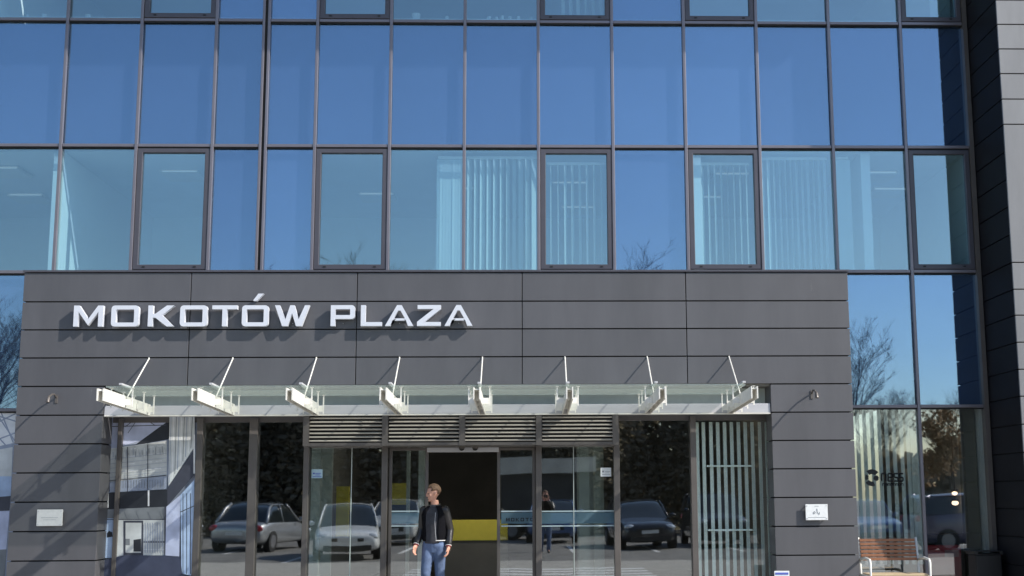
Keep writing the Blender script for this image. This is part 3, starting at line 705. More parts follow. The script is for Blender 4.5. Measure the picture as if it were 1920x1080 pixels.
P.poly('lav', [(314, 950), (340, 928), (338, 1043), (312, 1041)]); P.poly('blue', [(340, 928), (366, 900), (366, 1080), (342, 1075)])
for q in (345, 352, 359): P.line('slate', (q, 925), (q, 1076), 1.4)
P.line('slate', (340, 960), (367, 948), 1.5)
P.poly('navy', [(195, 1050), (233, 1041), (312, 1041), (340, 1045), (344, 1078), (366, 1084), (366, 1140), (190, 1140)])
P.done()
x1 = PX0-.004
P = Poster(-9.1, x1, 0, 2.84, 'printed picture strip of white roof trusses left of the portal', 0, 0)
P.poly('white', [(-40, 768), (32, 768), (28, 830), (-40, 845)])
for a, b in (((-20, 775), (30, 790)), ((-20, 800), (30, 775)), ((0, 768), (25, 830)), ((-20, 830), (28, 812)), ((-10, 770), (30, 830)), ((-30, 790), (20, 845))): P.line('mid', a, b, 2.4)
P.poly('pale', [(-40, 850), (24, 838), (22, 893), (-40, 893)]); P.poly('blue', [(-40, 893), (22, 893), (20, 930), (-40, 934)])
P.poly('slate', [(-40, 934), (20, 930), (18, 957), (-40, 960)]); P.poly('lav', [(-40, 960), (18, 958), (12, 1030), (-40, 1032)]); P.poly('grey', [(-40, 1032), (12, 1030), (5, 1140), (-40, 1140)])
P.done()

# ---------------------------------------------------------------- bench and litter bin
M['wood'] = mat('bench_wood', (.28, .125, .065), .5, noise=.25, nscale=9, stretch=(.4, 6, 6))
M['woodseat'] = mat('seat_wood', (.55, .42, .26), .5, noise=.2, nscale=9, stretch=(.4, 6, 6))
BY = 17.98
bx0 = 4.70; bx1 = pt(1719, 1030, BY)[0]
bz = .10
bench = empty('bench', ((bx0+bx1)/2, BY, bz), 'bench with a reddish slatted wooden back and white metal frame before the right window', 'bench')
zT_, zB_ = pt(1660, 1009.5, BY)[1], pt(1660, 1051.5, BY)[1]
mb = MB(); n = 6; hh = (zT_-zB_)/n
for k in range(n):
    z = zB_+(k+.5)*hh; yy = BY-.0+(z-zB_)*.25
    mb.box(bx0+.01, bx1-.005, yy-.012, yy+.012, z-hh*.38, z+hh*.38)
keep(mb.build('backrest', M['wood'], bevel=.004), bench)
mb = MB()
for k in range(5):
    y = BY-.06-k*.095; mb.box(bx0+.01, bx1+.0, y-.04, y+.04, .50, .525)
keep(mb.build('seat', M['woodseat'], bevel=.004), bench)
for xx in (bx0-.0, bx1+.02):
    mb = MB()
    mb.tube([(xx, BY+.10, zT_+.01), (xx+.0, BY+.02, .55), (xx, BY+.0, bz)], .019, 8)
    mb.tube([(xx, BY+.03, .70), (xx, BY-.25, .735), (xx, BY-.47, .72), (xx, BY-.50, .68), (xx, BY-.50, bz)], .019, 8)
    mb.tube([(xx, BY+.02, .49), (xx, BY-.50, .49)], .018, 8)
    keep(mb.build('side_frame', M['white'], smooth=True), bench)
t = empty('litter_bin', (6.54, 18.1, .1), 'black square litter bin in the shaded corner below the wing wall', 'bin')
M['binm'] = mat('black_bin_plastic', (.008, .008, .009), .5)
keep(MB().box(6.33, 6.70, 17.93, 18.27, .1, .76).build('body', M['binm'], bevel=.015), t)
keep(MB().ring([(6.31, .762), (6.72, .762), (6.72, .81), (6.31, .81)], [(6.36, .775), (6.67, .775), (6.67, .80), (6.36, .80)], 17.91, 18.29).build('rim', M['binm'], bevel=.01), t)

# ---------------------------------------------------------------- people
def remesh(mb, name, m, parent, vox=.009, sm=4):
    o = mb.build(name, m); r = o.modifiers.new('r', 'REMESH'); r.mode = 'VOXEL'; r.voxel_size = vox; r.use_smooth_shade = True
    k = o.modifiers.new('s', 'SMOOTH'); k.iterations = sm; k.factor = .5
    dg = bpy.context.evaluated_depsgraph_get(); dg.update()
    me = bpy.data.meshes.new_from_object(o.evaluated_get(dg)); o.modifiers.clear(); o.data = me
    for p in me.polygons: p.use_smooth = True
    if parent: o.parent = parent
    return o
def loft(mb, secs, seg=16):            # sections (x, y, z, rx, ry)
    rg = []
    for (x, y, z, rx, ry) in secs: rg.append([mb.bm.verts.new((x+rx*math.cos(2*math.pi*k/seg), y+ry*math.sin(2*math.pi*k/seg), z)) for k in range(seg)])
    for a, b in zip(rg[:-1], rg[1:]):
        for k in range(seg): mb.bm.faces.new([a[k], a[(k+1) % seg], b[(k+1) % seg], b[k]])
    mb.bm.faces.new(rg[0][::-1]); mb.bm.faces.new(rg[-1])
def limb(mb, P, Rr, seg=12):
    mb.tube(P, Rr, seg)
    for p, r in zip(P, Rr): mb.ball(p, r*.99, sub=2)
M['skin'] = mat('skin', (.60, .31, .22), .5, noise=.05, nscale=30)
M['jacket'] = mat('black_wool', (.007, .007, .009), .95, spec=.1, noise=.3, nscale=60)
M['sleeve'] = mat('grey_leather_sleeve', (.022, .02, .02), .34, noise=.35, nscale=9, bump=.5, bscale=18)
M['shirt'] = mat('charcoal_shirt', (.040, .040, .048), .85, noise=.2, nscale=20)
M['jeans'] = mat('blue_jeans', (.085, .125, .22), .8, noise=.40, nscale=6, bump=.9, bscale=13)
M['hair'] = mat('sandy_hair', (.15, .085, .048), .7, noise=.4, nscale=50, bump=.6, bscale=120)
M['red'] = mat('red_knit', (.35, .03, .04), .8)
M['stripe'] = mat('white_knit', (.70, .68, .66), .8)
M['eye'] = mat('eye', (.02, .02, .02), .3)
M['shoe'] = mat('leather_shoe', (.04, .035, .03), .5)
def head(mb, c, yaw, tp=R(9)):                   # c = centre of skull; faces local -y turned by yaw (towards -x for negative)
    q = Matrix.Rotation(yaw, 3, 'Z'); n0 = len(mb.bm.verts)
    mb.ball((0, .008, .025), .095, .80, 1.0, .98, 3)
    loft(mb, [(0, -.030, -.115, .030, .034), (0, -.028, -.095, .046, .055), (0, -.020, -.06, .060, .070), (0, -.010, -.01, .068, .080)])
    mb.prism([(-.012, -.040), (.012, -.040), (.007, .008), (-.007, .008)], -.112, -.06)          # nose
    mb.ball((0, -.088, -.068), .020, 1.1, .5, .35); mb.ball((0, -.080, -.105), .020, 1.0, .7, .7)  # lips, chin
    mb.ball((0, -.083, .022), .05, 1.0, .25, .22)                                                # brow
    for s in (-1, 1): mb.ball((s*.078, .012, -.012), .028, .35, .75, 1.1); mb.ball((s*.045, -.062, -.03), .026, 1, .7, .9)
    mb.bm.verts.ensure_lookup_table()
    for v in list(mb.bm.verts)[n0:]: v.co = q @ (Matrix.Rotation(tp, 3, 'X') @ v.co) + Vector(c)
def hand(mb, wrist, d, side, palm_n):   # relaxed hand with five fingers
    d = Vector(d).normalized(); n = Vector(palm_n).normalized(); a = d.cross(n).normalized()*side
    w_ = Vector(wrist); limb(mb, [w_-d*.02, w_+d*.03], [.027, .030]); 
    for k in range(4):
        base = w_+d*.085+a*(.028-.019*k); L = (.072, .080, .074, .058)[k]; mb.tube([w_+d*.02+a*(.018-.012*k), base], [.017, .0115], 8)
        m1 = base+d*L*.45+n*.010; m2 = m1+d*L*.33+n*.020; limb(mb, [base, m1, m2, m2+d*L*.10+n*.018], [.0105, .0095, .0085, .0075], 8)
    th = w_+d*.025+a*.028; limb(mb, [th, th+d*.035+a*.022+n*.008, th+d*.066+a*.026+n*.018], [.014, .011, .009], 8)
def person(name, loc, rz, label, H, yaw, kind, j):
    """j: joints in metres, x to the person's image-right, faces -y"""
    b = MB(); s = j
    loft(b, [(0, .0, .86, .150, .105), (0, 0, .95, .155, .11), (0, 0, 1.08, .138, .10), (0, 0, 1.22, .160, .115), (0, .005, 1.36, .180, .115), (0, .01, 1.44, .12, .085), (0, .012, 1.49, .06, .06), (0, .0, 1.56, .054, .058)])
    head(b, (s['head'][0], s['head'][1], s['head'][2]), yaw)
    for q in ('L', 'R'):
        limb(b, [s['sh'+q], s['el'+q], s['wr'+q]], [.050, .040, .028]); sd = 1 if q == 'R' else -1
        dd = Vector(s['wr'+q])-Vector(s['el'+q]); hd = s.get('hd'+q, dd); hand(b, s['wr'+q], hd, s.get('hs'+q, -sd), s.get('pn'+q, (-sd, -.25, 0)))
        limb(b, [s['hp'+q], s['kn'+q], s['an'+q]], [.088, .058, .040]); a = Vector(s['an'+q]); limb(b, [a+Vector((0, .02, -.03)), a+Vector((0, -.14, -.05))], [.04, .033])
    body = remesh(b, name, M['skin'], None, .0075, 3); body.location = loc; body.rotation_euler.z = rz
    tag(body, label, 'person')
    h = MB(); hc = Vector(s['head']); q = Matrix.Rotation(yaw, 3, 'Z')
    h.ball((0, .014, .034), .0985, .82, 1.0, .95, 3)
    h.bm.verts.ensure_lookup_table()
    for v in [v for v in h.bm.verts if (v.co.y < -.050 and v.co.z < .075) or v.co.z < -.030 or (v.co.y < .035 and v.co.z < .030)]: h.bm.verts.remove(v)
    rnd = random.Random(3)
    for v in h.bm.verts: v.co *= 1+rnd.uniform(-.03, .035); v.co = q @ (Matrix.Rotation(R(9), 3, 'X') @ v.co)+hc
    ho = h.build('hair', M['hair'], body, smooth=True); so_ = ho.modifiers.new('s', 'SOLIDIFY'); so_.thickness = .007; so_.offset = 1
    for sgn in (-1, 1):
        e = MB(); e.ball(hc+q @ (Matrix.Rotation(R(9), 3, 'X') @ Vector((sgn*.031, -.0835, -.002))), .0085, 1.3, .5, .8); e.build('eye', M['eye'], body)
    # trousers and shoes
    t_ = MB(); loft(t_, [(0, 0, .80, .13, .10), (0, 0, .90, .165, .120), (0, 0, .99, .162, .12)])
    for q_ in 'LR': limb(t_, [s['hp'+q_], s['kn'+q_], Vector(s['an'+q_])+Vector((0, 0, -.02))], [.100, .072, .062])
    remesh(t_, 'jeans', M['jeans'], body, .012, 3)
    for q_ in 'LR':
        t_ = MB(); a = Vector(s['an'+q_]); limb(t_, [a+Vector((0, .03, -.045)), a+Vector((0, -.06, -.05)), a+Vector((0, -.17, -.06))], [.047, .045, .036]); remesh(t_, 'shoe', M['shoe'], body, .012, 2)
    # shirt
    t_ = MB(); loft(t_, [(0, -.012, .93, .150, .116), (0, -.012, 1.08, .148, .112), (0, -.014, 1.22, .168, .122), (0, -.006, 1.36, .175, .118), (0, .003, 1.45, .11, .080), (0, .004, 1.495, .066, .064)])
    remesh(t_, 'shirt', M['shirt'], body, .012, 3)
    # jacket: torso shell open at the front
    t_ = MB()
    secs = [(.965, .168, .130), (1.0, .180, .140), (1.10, .176, .134), (1.22, .184, .138), (1.35, .200, .134), (1.42, .175, .115), (1.475, .105, .088)]
    seg = 40; op = s.get('open', .24)
    rg = []
    for (z, rx, ry) in secs:
        row = []
        for k in range(seg+1):
            a = -math.pi/2+op*.5*(1.0+.35*(1.475-z))+(2*math.pi-op*(1.0+.35*(1.475-z)))*k/seg
            rnd_ = .004*math.sin(k*2.1+z*31)+.007*math.sin(k*.9+z*17)*math.sin(z*23); row.append(t_.bm.verts.new(((rx+rnd_)*math.cos(a), (ry+rnd_)*math.sin(a), z)))
        rg.append(row)
    for a, b_ in zip(rg[:-1], rg[1:]):
        for k in range(seg): t_.bm.faces.new([a[k], a[k+1], b_[k+1], b_[k]])
    jo = t_.build('jacket', M['jacket'], body, smooth=True); sd_ = jo.modifiers.new('s', 'SOLIDIFY'); sd_.thickness = .016
    for q_ in 'LR':
        t_ = MB(); A, E_, W = Vector(s['sh'+q_]), Vector(s['el'+q_]), Vector(s['wr'+q_]); sd = 1 if q_ == 'R' else -1
        limb(t_, [A+Vector((-sd*.004, 0, .008)), A+(E_-A)*.5, E_, E_+(W-E_)*.55, E_+(W-E_)*.86], [.068, .064, .058, .054, .048])
        remesh(t_, 'sleeve', M['sleeve'], body, .012, 3)
        t_ = MB(); u = (W-E_); t_.tube([E_+u*.86, E_+u*.99], [.043, .037], 14); o_ = t_.build('cuff', M['red'], body, smooth=True)
        t_ = MB(); t_.tube([E_+u*.91, E_+u*.94], [.0465, .0455], 14); t_.build('cuff_stripe', M['stripe'], body, smooth=True)
    t_ = MB()
    for k in range(seg):
        pass
    ring = []
    for z, dr in ((.972, .010), (.984, .010)):
        ring.append([t_.bm.verts.new(((.182+dr)*math.cos(a), (.140+dr)*math.sin(a), z)) for a in [-math.pi/2+.42+(2*math.pi-2.2)*k/seg for k in range(seg+1)]])
    for k in range(seg): t_.bm.faces.new([ring[0][k], ring[0][k+1], ring[1][k+1], ring[1][k]])
    o_ = t_.build('hem_stripe', M['stripe'], body); m_ = o_.modifiers.new('s', 'SOLIDIFY'); m_.thickness = .003
    t_ = MB(); t_.tube([(math.cos(a)*.083, math.sin(a)*.072+.006, 1.485+.018*math.sin(a)) for a in [R(-60+300*k/18) for k in range(19)]], .013, 8)
    t_.build('collar', M['sleeve'], body, smooth=True)
    for x in (.080,):
        t_ = MB(); t_.tube([(x*1.15, -.152, .98), (x, -.158, 1.12), (x*.9, -.158, 1.25), (x*.9, -.138, 1.38)], .003, 6); t_.build('zip', M['beam'], body)
    sc = H/1.78; body.scale = (sc, sc, sc)
    return body
mx, mz = pt(815, 930, 17.72)
walk = dict(head=(-.012, -.02, 1.665), shL=(-.172, .0, 1.405), elL=(-.212, .03, 1.13), wrL=(-.245, -.10, .905), shR=(.172, .0, 1.405), elR=(.222, .06, 1.13), wrR=(.235, -.03, .885),
            hpL=(-.085, 0, .90), knL=(-.09, -.10, .50), anL=(-.085, -.02, .09), hpR=(.085, 0, .90), knR=(.085, .02, .50), anR=(.09, .14, .10), open=1.0)
person('person', (mx, 17.72, .10), R(-18), 'man in a black jacket with grey sleeves and blue jeans walking out of the door', 1.68, R(-58), 0, walk)
photo = dict(head=(0, -.03, 1.665), shL=(-.185, 0, 1.405), elL=(-.235, -.16, 1.22), wrL=(-.07, -.27, 1.52), shR=(.185, 0, 1.405), elR=(.235, -.16, 1.22), wrR=(.07, -.27, 1.52), hdL=(.2, -.2, .9), hdR=(-.2, -.2, .9), pnL=(0, 1, 0), pnR=(0, 1, 0),
            hpL=(-.09, 0, .90), knL=(-.11, -.01, .50), anL=(-.12, 0, .09), hpR=(.09, 0, .90), knR=(.11, -.01, .50), anR=(.12, 0, .09), open=.05)
ph = person('person', (.48, -.35, 0), R(180), 'photographer in dark clothes holding a camera up, seen only as a reflection in the door', 1.78, 0, 0, photo)
cm = empty('hand_camera', (.48, -.07, 1.62), 'small black camera held by the photographer', 'camera')
MB().box(-.06, .06, -.02, .02, -.04, .04).build('body', M['rubber'], cm, bevel=.005); MB().tube([(0, .02, 0), (0, .05, 0)], .028, 14).build('lens', M['darkm'], cm)

# ---------------------------------------------------------------- cars (seen in the glass)
M['tyre'] = mat('tyre', (.015, .015, .015), .85); M['rim'] = mat('alloy_rim', (.25, .25, .26), .4, .6)
M['cglass'] = mat('car_glass', (.015, .02, .022), .04, spec=.9, coat=.5)
M['hl'] = mat('headlight', (.75, .78, .80), .08, .4, coat=1); M['tl'] = mat('tail_light', (.42, .015, .02), .15, coat=1)
M['plast'] = mat('black_plastic', (.02, .02, .02), .5); M['numplate'] = mat('number_plate', (.70, .70, .68), .4)
PAINT = {}
def paint(n, c_, metal=.25):
    if n not in PAINT: PAINT[n] = mat('car_paint_'+n, c_, .32, metal, coat=1.0)
    return PAINT[n]
def car(loc, rz, col, label, L=4.5, W=1.78, H=1.46, kind='sedan'):
    """nose to -y before rotation"""
    t = empty('parked_car', loc, label, 'car', 'cars parked on the lot', rz)
    hl = L/2; hw = W/2
    zh, zd = (.80, .92) if kind == 'sedan' else (.88, 1.0)
    if kind == 'suv': zh, zd = 1.02, 1.12
    # body: stations along y (front to rear): bottom z, top z, half width
    st = [(-hl, .42, .60, .70), (-hl+.06, .26, zh-.12, .86), (-hl+.35, .20, zh-.03, .97), (-hl+.95, .19, zh+.04, 1), (-hl+1.35, .19, zd, 1), (0, .19, zd+.02, 1), (hl-1.1, .19, zd+.03, 1),
          (hl-.5, .2, zd+(.02 if kind != 'hatch' else .04), .98), (hl-.08, .26, zd-.06, .90), (hl, .42, zd-.22, .76)]
    mb = MB(); rg = []
    for (y, z0, z1, k) in st:
        w_ = hw*k; mid = z0+(z1-z0)*.55
        pr = [(-w_*.82, z0), (-w_*.97, z0+.10), (-w_, mid), (-w_*.955, z1-.05), (-w_*.86, z1), (-w_*.4, z1+.025), (0, z1+.032), (w_*.4, z1+.025), (w_*.86, z1), (w_*.955, z1-.05), (w_, mid), (w_*.97, z0+.10), (w_*.82, z0)]
        rg.append([mb.bm.verts.new((p[0], y, p[1])) for p in pr])
    n = len(rg[0])
    for a, b in zip(rg[:-1], rg[1:]):
        for k in range(n): mb.bm.faces.new([a[k], a[(k+1) % n], b[(k+1) % n], b[k]])
    mb.bm.faces.new(rg[0]); mb.bm.faces.new(rg[-1][::-1])
    bo = mb.build('body', col, t, smooth=True); bo.modifiers.new('s', 'SUBSURF').levels = 1; bo.modifiers['s'].render_levels = 2
    # greenhouse
    rear = {'sedan': (hl-.55, hl-1.15), 'hatch': (hl-.12, hl-.55), 'suv': (hl-.08, hl-.35)}[kind]
    y0, y1, y2, y3 = -hl+1.25, -hl+2.0, rear[1], rear[0]
    prof = [(y0-.12, 0.), (y0+(y1-y0)*.35, .42), (y0+(y1-y0)*.75, .80), (y1+.05, .965), ((y1+y2)/2-.1, 1.), (y2-.1, .97), (y2+(y3-y2)*.35, .80), (y2+(y3-y2)*.75, .38), (y3+.06, 0.)]
    if kind != 'sedan': prof[-3:] = [(y2+(y3-y2)*.35, .90), (y2+(y3-y2)*.75, .60), (y3+.02, .05)]
    def shell(nm, m, full):
        mb = MB(); rg = []
        for (y, p) in prof:
            z = zd-.03+(H-zd+.03)*p; wb = hw*(.93-.05*(1-p)); wt = wb-(wb-hw*.70)*p
            if full: pr = [(-wb, zd-.05), (-wb+(wb-wt)*.35, zd-.05+(z-zd+.05)*.4), (-wt-.01, z-.06*p-.01), (-wt*.8, z-.015), (0, z), (wt*.8, z-.015), (wt+.01, z-.06*p-.01), (wb-(wb-wt)*.35, zd-.05+(z-zd+.05)*.4), (wb, zd-.05)]
            else: pr = [(-wt-.02, z-.055), (-wt*.8, z-.002), (0, z+.014), (wt*.8, z-.002), (wt+.02, z-.055)]
            rg.append([mb.bm.verts.new((q[0], y, q[1])) for q in pr])
        if not full: rg = rg[3:6]
        for a, b in zip(rg[:-1], rg[1:]):
            for k in range(len(a)-1): mb.bm.faces.new([a[k], a[k+1], b[k+1], b[k]])
        o = mb.build(nm, m, t, smooth=True)
        if full: o.modifiers.new('s', 'SUBSURF').render_levels = 2
        else: q_ = o.modifiers.new('t', 'SOLIDIFY'); q_.thickness = .03; o.modifiers.new('s', 'SUBSURF').render_levels = 2
    shell('windows', M['cglass'], True); shell('roof', col, False)
    mb = MB()
    def side(y, p, s, dz=0): z = zd-.03+(H-zd+.03)*p; wb = hw*(.93-.05*(1-p)); return (s*(wb-(wb-hw*.70)*p+.006), y, z-.05*p+dz)
    for s in (-1, 1):
        mb.tube([side(q[0], q[1], s) for q in prof[:4]], .026, 6); mb.tube([side(q[0], q[1], s) for q in prof[5:]], .045, 6)
        ym = (y1+y2)/2; mb.tube([(s*hw*.915, ym, zd-.02), (s*hw*.80, ym, zd+(H-zd)*.6), (s*hw*.715, ym, H-.06)], .022, 6)
    mb.build('pillar', col, t, smooth=True)
    for s in (-1, 1):
        for y in (-hl+.82, hl-.85):
            wo = MB().tube([(s*(hw-.21), y, .32), (s*(hw+.005), y, .32)], .325, 28).build('wheel', M['tyre'], t)
            MB().tube([(s*(hw-.02), y, .32), (s*(hw+.012), y, .32)], [.21, .20], 20).build('rim', M['rim'], wo)
        MB().ball((s*hw*.70, -hl+.16, zh-.17), .12, 1.6, .9, .75).build('headlight', M['hl'], t, smooth=True)
        MB().ball((s*hw*.76, hl-.10, zd-.18), .12, 1.4, .7, .9).build('tail_light', M['tl'], t, smooth=True)
        MB().ball((s*(hw+.09), y0+.32, zd+.05), .09, 1, .6, .7).build('mirror', col, t, smooth=True)
    MB().box(-.42, .42, -hl-.005, -hl+.10, .50, zh-.20).build('grille', M['plast'], t, bevel=.02)
    MB().box(-.62, .62, -hl+.01, -hl+.14, .26, .40).build('bumper_grille', M['plast'], t, bevel=.02)
    for y in (-hl-.012, hl-.0): MB().box(-.26, .26, y, y+.012, .50, .61).build('number_plate', M['numplate'], t)
    return t
silver, whitep = paint('silver', (.42, .43, .44), .6), paint('white', (.82, .83, .82), 0)
car((-8.3, -3.4, 0), R(10), silver, 'silver saloon parked tail to the building, reflected in the left pane', kind='sedan')
car((-4.95, 1.55, 0), R(172), whitep, 'white saloon parked nose to the building, largest car in the reflection', kind='sedan', L=4.6)
car((-4.6, -8.2, 0), R(180), paint('pearl', (.60, .61, .60), .1), 'small pale hatchback standing behind the white saloon', L=4.0, kind='hatch', H=1.5)
car((3.55, -3.7, 0), R(176), paint('black', (.014, .015, .02), .2), 'black hatchback parked nose to the building', L=4.2, kind='hatch', H=1.5)
car((6.1, -5.0, 0), R(180), paint('charcoal', (.03, .032, .04), .3), 'charcoal off-road car parked beside the black hatchback', kind='suv', H=1.7, L=4.4)
car((8.6, -4.2, 0), R(180), paint('navy', (.02, .03, .07), .3), 'dark navy off-road car parked third from the black hatchback', kind='suv', H=1.72, L=4.5)
car((.9, -9.5, 0), R(182), paint('blue', (.06, .13, .30), .2), 'blue hatchback at the back of the lot', kind='hatch', L=4.1, H=1.5)
car((-1.9, -11.5, 0), R(95), paint('black', (0, 0, 0)), 'black saloon standing crosswise at the back of the lot', kind='sedan')
car((11.2, -5.6, 0), R(180), paint('blue', (0, 0, 0)), 'blue saloon right of the navy off-road car', kind='sedan')
car((13.2, 1.0, 0), R(90), paint('violet', (.10, .10, .16), .4), 'long grey violet estate parked broadside to the right window', kind='suv', L=4.9, H=1.62)
car((-11.6, -3.8, 0), R(0), paint('charcoal', (0, 0, 0)), 'charcoal hatchback left of the silver saloon', kind='hatch')
car((-14.6, -3.6, 0), R(0), paint('red', (.28, .015, .02), .1), 'dark red hatchback at the left end of the row', kind='hatch')

# ---------------------------------------------------------------- trees behind the camera (seen in the glass)
def bare_tree(name, h, seed):
    rnd = random.Random(seed); tr = MB(); tw = MB()
    def grow(p, d, ln, r, lvl):
        seg = 4 if lvl < 2 else 3; P = [p]; rad = [r]; q = p.copy(); dd = d.copy()
        for i in range(seg):
            dd = (dd+Vector((rnd.uniform(-.16, .16), rnd.uniform(-.16, .16), rnd.uniform(-.03, .12)))).normalized(); q = q+dd*ln/seg; P.append(q.copy()); rad.append(r*(1-.55*(i+1)/seg))
        (tr if lvl < 2 else tw).tube(P, rad, 7 if lvl < 2 else 3, cap=False)
        if lvl >= 5: return
        nk = (7, 6, 5, 4, 3)[lvl]
        for k in range(nk):
            f = .35+.65*(k+rnd.random())/nk if lvl else .30+.70*(k+rnd.random()*.6)/nk
            i = min(int(f*seg), seg-1); bp_ = P[i].lerp(P[i+1], f*seg-i); a = rnd.uniform(0, 2*math.pi); el = rnd.uniform(.35, .95)
            nd = (dd*math.cos(el)+Vector((math.cos(a), math.sin(a), .25))*math.sin(el)).normalized()
            grow(bp_, nd, ln*rnd.uniform(.42, .60), max(r*(1-.5*f)*.5, .008), lvl+1)
    grow(Vector((0, 0, 0)), Vector((0, 0, 1)), h*.62, h*.018, 0)
    t = empty(name, (0, 0, 0)); tr.build('trunk', M['bark'], t, smooth=True); tw.build('crown', M['bark'], t)
    return t
def conifer(h, seed):
    rnd = random.Random(seed); t = empty('dark_conifer', (0, 0, 0)); MB().tube([(0, 0, 0), (0, 0, h*.95)], [h*.02, .02], 8).build('trunk', M['bark'], t)
    bm = MB()
    for k in range(5200):
        f = rnd.random()**.75; z = h*(.03+.97*f); rmax = h*.26*(1-f)**.8+.12; a = rnd.uniform(0, 6.283); rr = rmax*math.sqrt(rnd.uniform(.15, 1)); x, y = rr*math.cos(a), rr*math.sin(a)
        s = rnd.uniform(.05, .17); u = Vector((rnd.uniform(-1, 1), rnd.uniform(-1, 1), rnd.uniform(-.6, .3))).normalized()*s; v = u.cross(Vector((rnd.uniform(-1, 1), rnd.uniform(-1, 1), rnd.uniform(-1, 1)))).normalized()*s*.6
        c = Vector((x, y, z)); bm.bm.faces.new([bm.bm.verts.new(c+u), bm.bm.verts.new(c+v), bm.bm.verts.new(c-u*.6), bm.bm.verts.new(c-v)])
    bm.build('crown', M['thicket'], t); return t
def copy_tree(o):
    c_ = o.copy(); COL.objects.link(c_)
    for ch in o.children:
        d_ = ch.copy(); COL.objects.link(d_); d_.parent = c_
    return c_
TB = [bare_tree('bare_tree', 12, 5), bare_tree('bare_tree', 12, 11), bare_tree('bare_tree', 12, 23)]
used = [0, 0, 0]
spots = [(-27, -24, 10.5), (-22, -38, 12), (-31, -33, 12), (-17, -30, 13), (-11.5, -31, 14.5), (-7.5, -34, 15.0), (-2.5, -36, 13.5), (2.0, -40, 14), (6.3, -34, 14.0), (9.0, -35, 14.1), (12.4, -34, 13.4), (16.0, -26, 9.6), (18.0, -30, 7.4), (20.2, -34, 6.5), (23.0, -30, 7.0), (26.5, -33, 9), (29, -28, 12), (-36, -28, 14), (34, -30, 12), (5, -29, 11), (-13, -24, 10)]
for i, (x, y, h) in enumerate(sorted(spots)):
    k = i % 3; o = TB[k] if not used[k] else copy_tree(TB[k]); used[k] = 1
    o.location = (x, y, 0); o.scale = (h/12,)*3; o.rotation_euler.z = random.uniform(0, 6.28)
    tag(o, 'bare winter tree beyond the car park, %s from the left, mirrored in the glass' % nth(i+1), 'tree', 'bare trees beyond the car park')
CF = [conifer(7, 1), conifer(7, 2)]; usedc = [0, 0]
for i in range(30):
    k = i % 2; o = CF[k] if not usedc[k] else copy_tree(CF[k]); usedc[k] = 1
    x = -19+i*1.08; h = random.uniform(6.5, 8.2) if x < 10.2 else random.uniform(4, 5)
    o.location = (x, -19.5+random.uniform(-1.6, 1.6), 0); o.scale = (h/7*1.25, h/7*1.25, h/7); o.rotation_euler.z = random.uniform(0, 6)
    tag(o, 'dense dark conifer behind the car park, %s from the left of its row' % nth(i+1), 'tree', 'dark conifers behind the car park')
def hedge():
    rnd = random.Random(9); bm = MB()
    for k in range(16000):
        x = rnd.uniform(-60, 60); z = 3.6*rnd.random()**.8+.25*math.sin(x*.9); y = -26+rnd.uniform(-1.2, 1.2); s = rnd.uniform(.15, .4)
        u = Vector((rnd.uniform(-1, 1), rnd.uniform(-.4, .4), rnd.uniform(-1, 1))).normalized()*s; v = u.cross(Vector((0, 1, 0))).normalized()*s
        c = Vector((x, y, z)); bm.bm.faces.new([bm.bm.verts.new(c+u), bm.bm.verts.new(c+v), bm.bm.verts.new(c-u), bm.bm.verts.new(c-v)])
    return bm.build('hedge', M['thicket'])
tag(hedge(), 'dark unclipped hedge along the far side of the car park', 'hedge', kind='stuff')
t = empty('low_building', (.8, -15.5, 0), 'low pale garage building behind the parked cars, mirrored in the right door panes', 'building')
keep(MB().box(-1.2, 2.8, -15.7, -13.9-1.6, 2.55, 3.2).build('fascia', mat('pale_render', (.62, .58, .50), .9, noise=.15, nscale=2)), t)
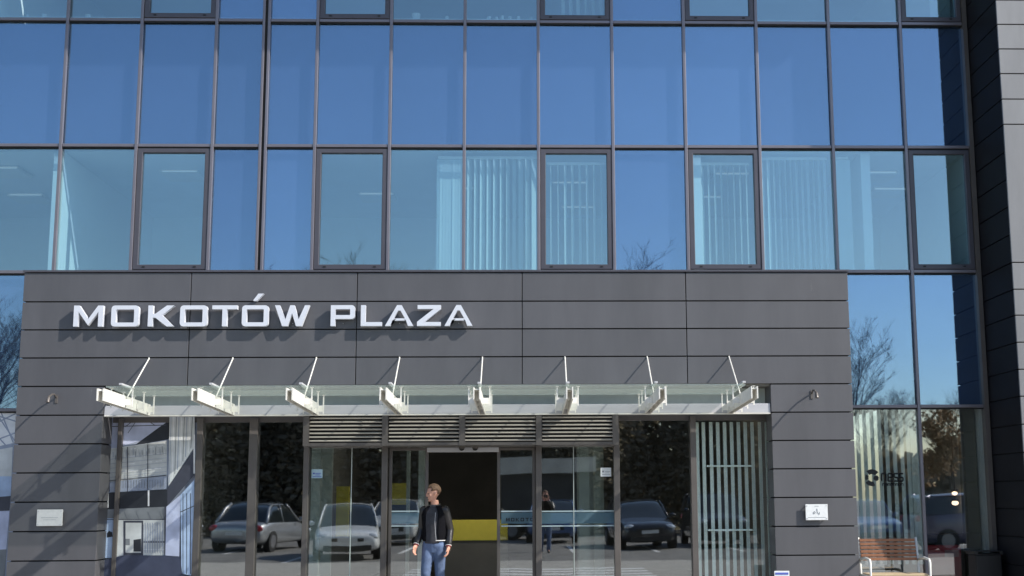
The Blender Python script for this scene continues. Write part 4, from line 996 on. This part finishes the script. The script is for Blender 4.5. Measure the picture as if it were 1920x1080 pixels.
keep(MB().box(-1.1, 2.7, -16.8, -15.71, 0, 3.1).build('wall', mat('dark_door', (.05, .05, .05), .8, noise=.2, nscale=2)), t)
# ochre leafed tree for the right window
rnd = random.Random(4); t = empty('autumn_tree', (17.8, -16, 0), 'small tree with dry ochre leaves, seen in the right ground floor window', 'tree')
MB().tube([(0, 0, 0), (.1, 0, 1.6), (-.1, .1, 3.6)], [.12, .09, .04], 8).build('trunk', M['bark'], t)
bm = MB()
cl = [(rnd.uniform(-1, 1), rnd.uniform(-1, 1), rnd.uniform(2, 4.9), rnd.uniform(.4, .8)) for _ in range(16)]
for k in range(3200):
    q = cl[k % 16]; d = Vector((rnd.gauss(0, 1), rnd.gauss(0, 1), rnd.gauss(0, 1))).normalized()*q[3]*rnd.random()**.4; c = Vector(q[:3])+d; s = rnd.uniform(.04, .09)
    u = Vector((rnd.uniform(-1, 1), rnd.uniform(-1, 1), rnd.uniform(-1, 1))).normalized()*s; v = u.cross(Vector((.3, .8, .5))).normalized()*s
    bm.bm.faces.new([bm.bm.verts.new(c+u), bm.bm.verts.new(c+v), bm.bm.verts.new(c-u), bm.bm.verts.new(c-v)])
bm.build('crown', M['ochre_leaf'], t)
# things on the office sills of the top row
M['greenleaf'] = mat('pot_plant_leaf', (.12, .22, .10), .6)
k = 0; ORD = ['', 'first', 'second', 'third', 'fourth', 'fifth', 'sixth', 'seventh', 'eighth', 'ninth', 'tenth', 'eleventh']
for px, r_, h_ in ((52, .03, .04), (83, .045, .05), (165, .05, .05), (780, .07, .09), (838, .03, .06), (917, .03, .06), (931, .028, .05), (942, .03, .07), (956, .03, .055), (972, .03, .06), (996, .03, .05)):
    x, z = pt(px, 41, DG+.1); k += 1
    near = ('left' if px < 300 else 'middle')
    t = tag(MB().tube([(0, 0, 0), (0, 0, h_)], [r_*.8, r_], 12).build('cup', M['stripe']), 'small white cup on the top row sill, %s from the left' % ORD[k], 'cup', 'cups and pots on the top row sills'); t.location = (x, DG+.1, 8.875)
bp(MB().box(-9.9, 6.6, DG+.03, DG+.20, 8.835, 8.87), 'window_sill', M['inwall'])
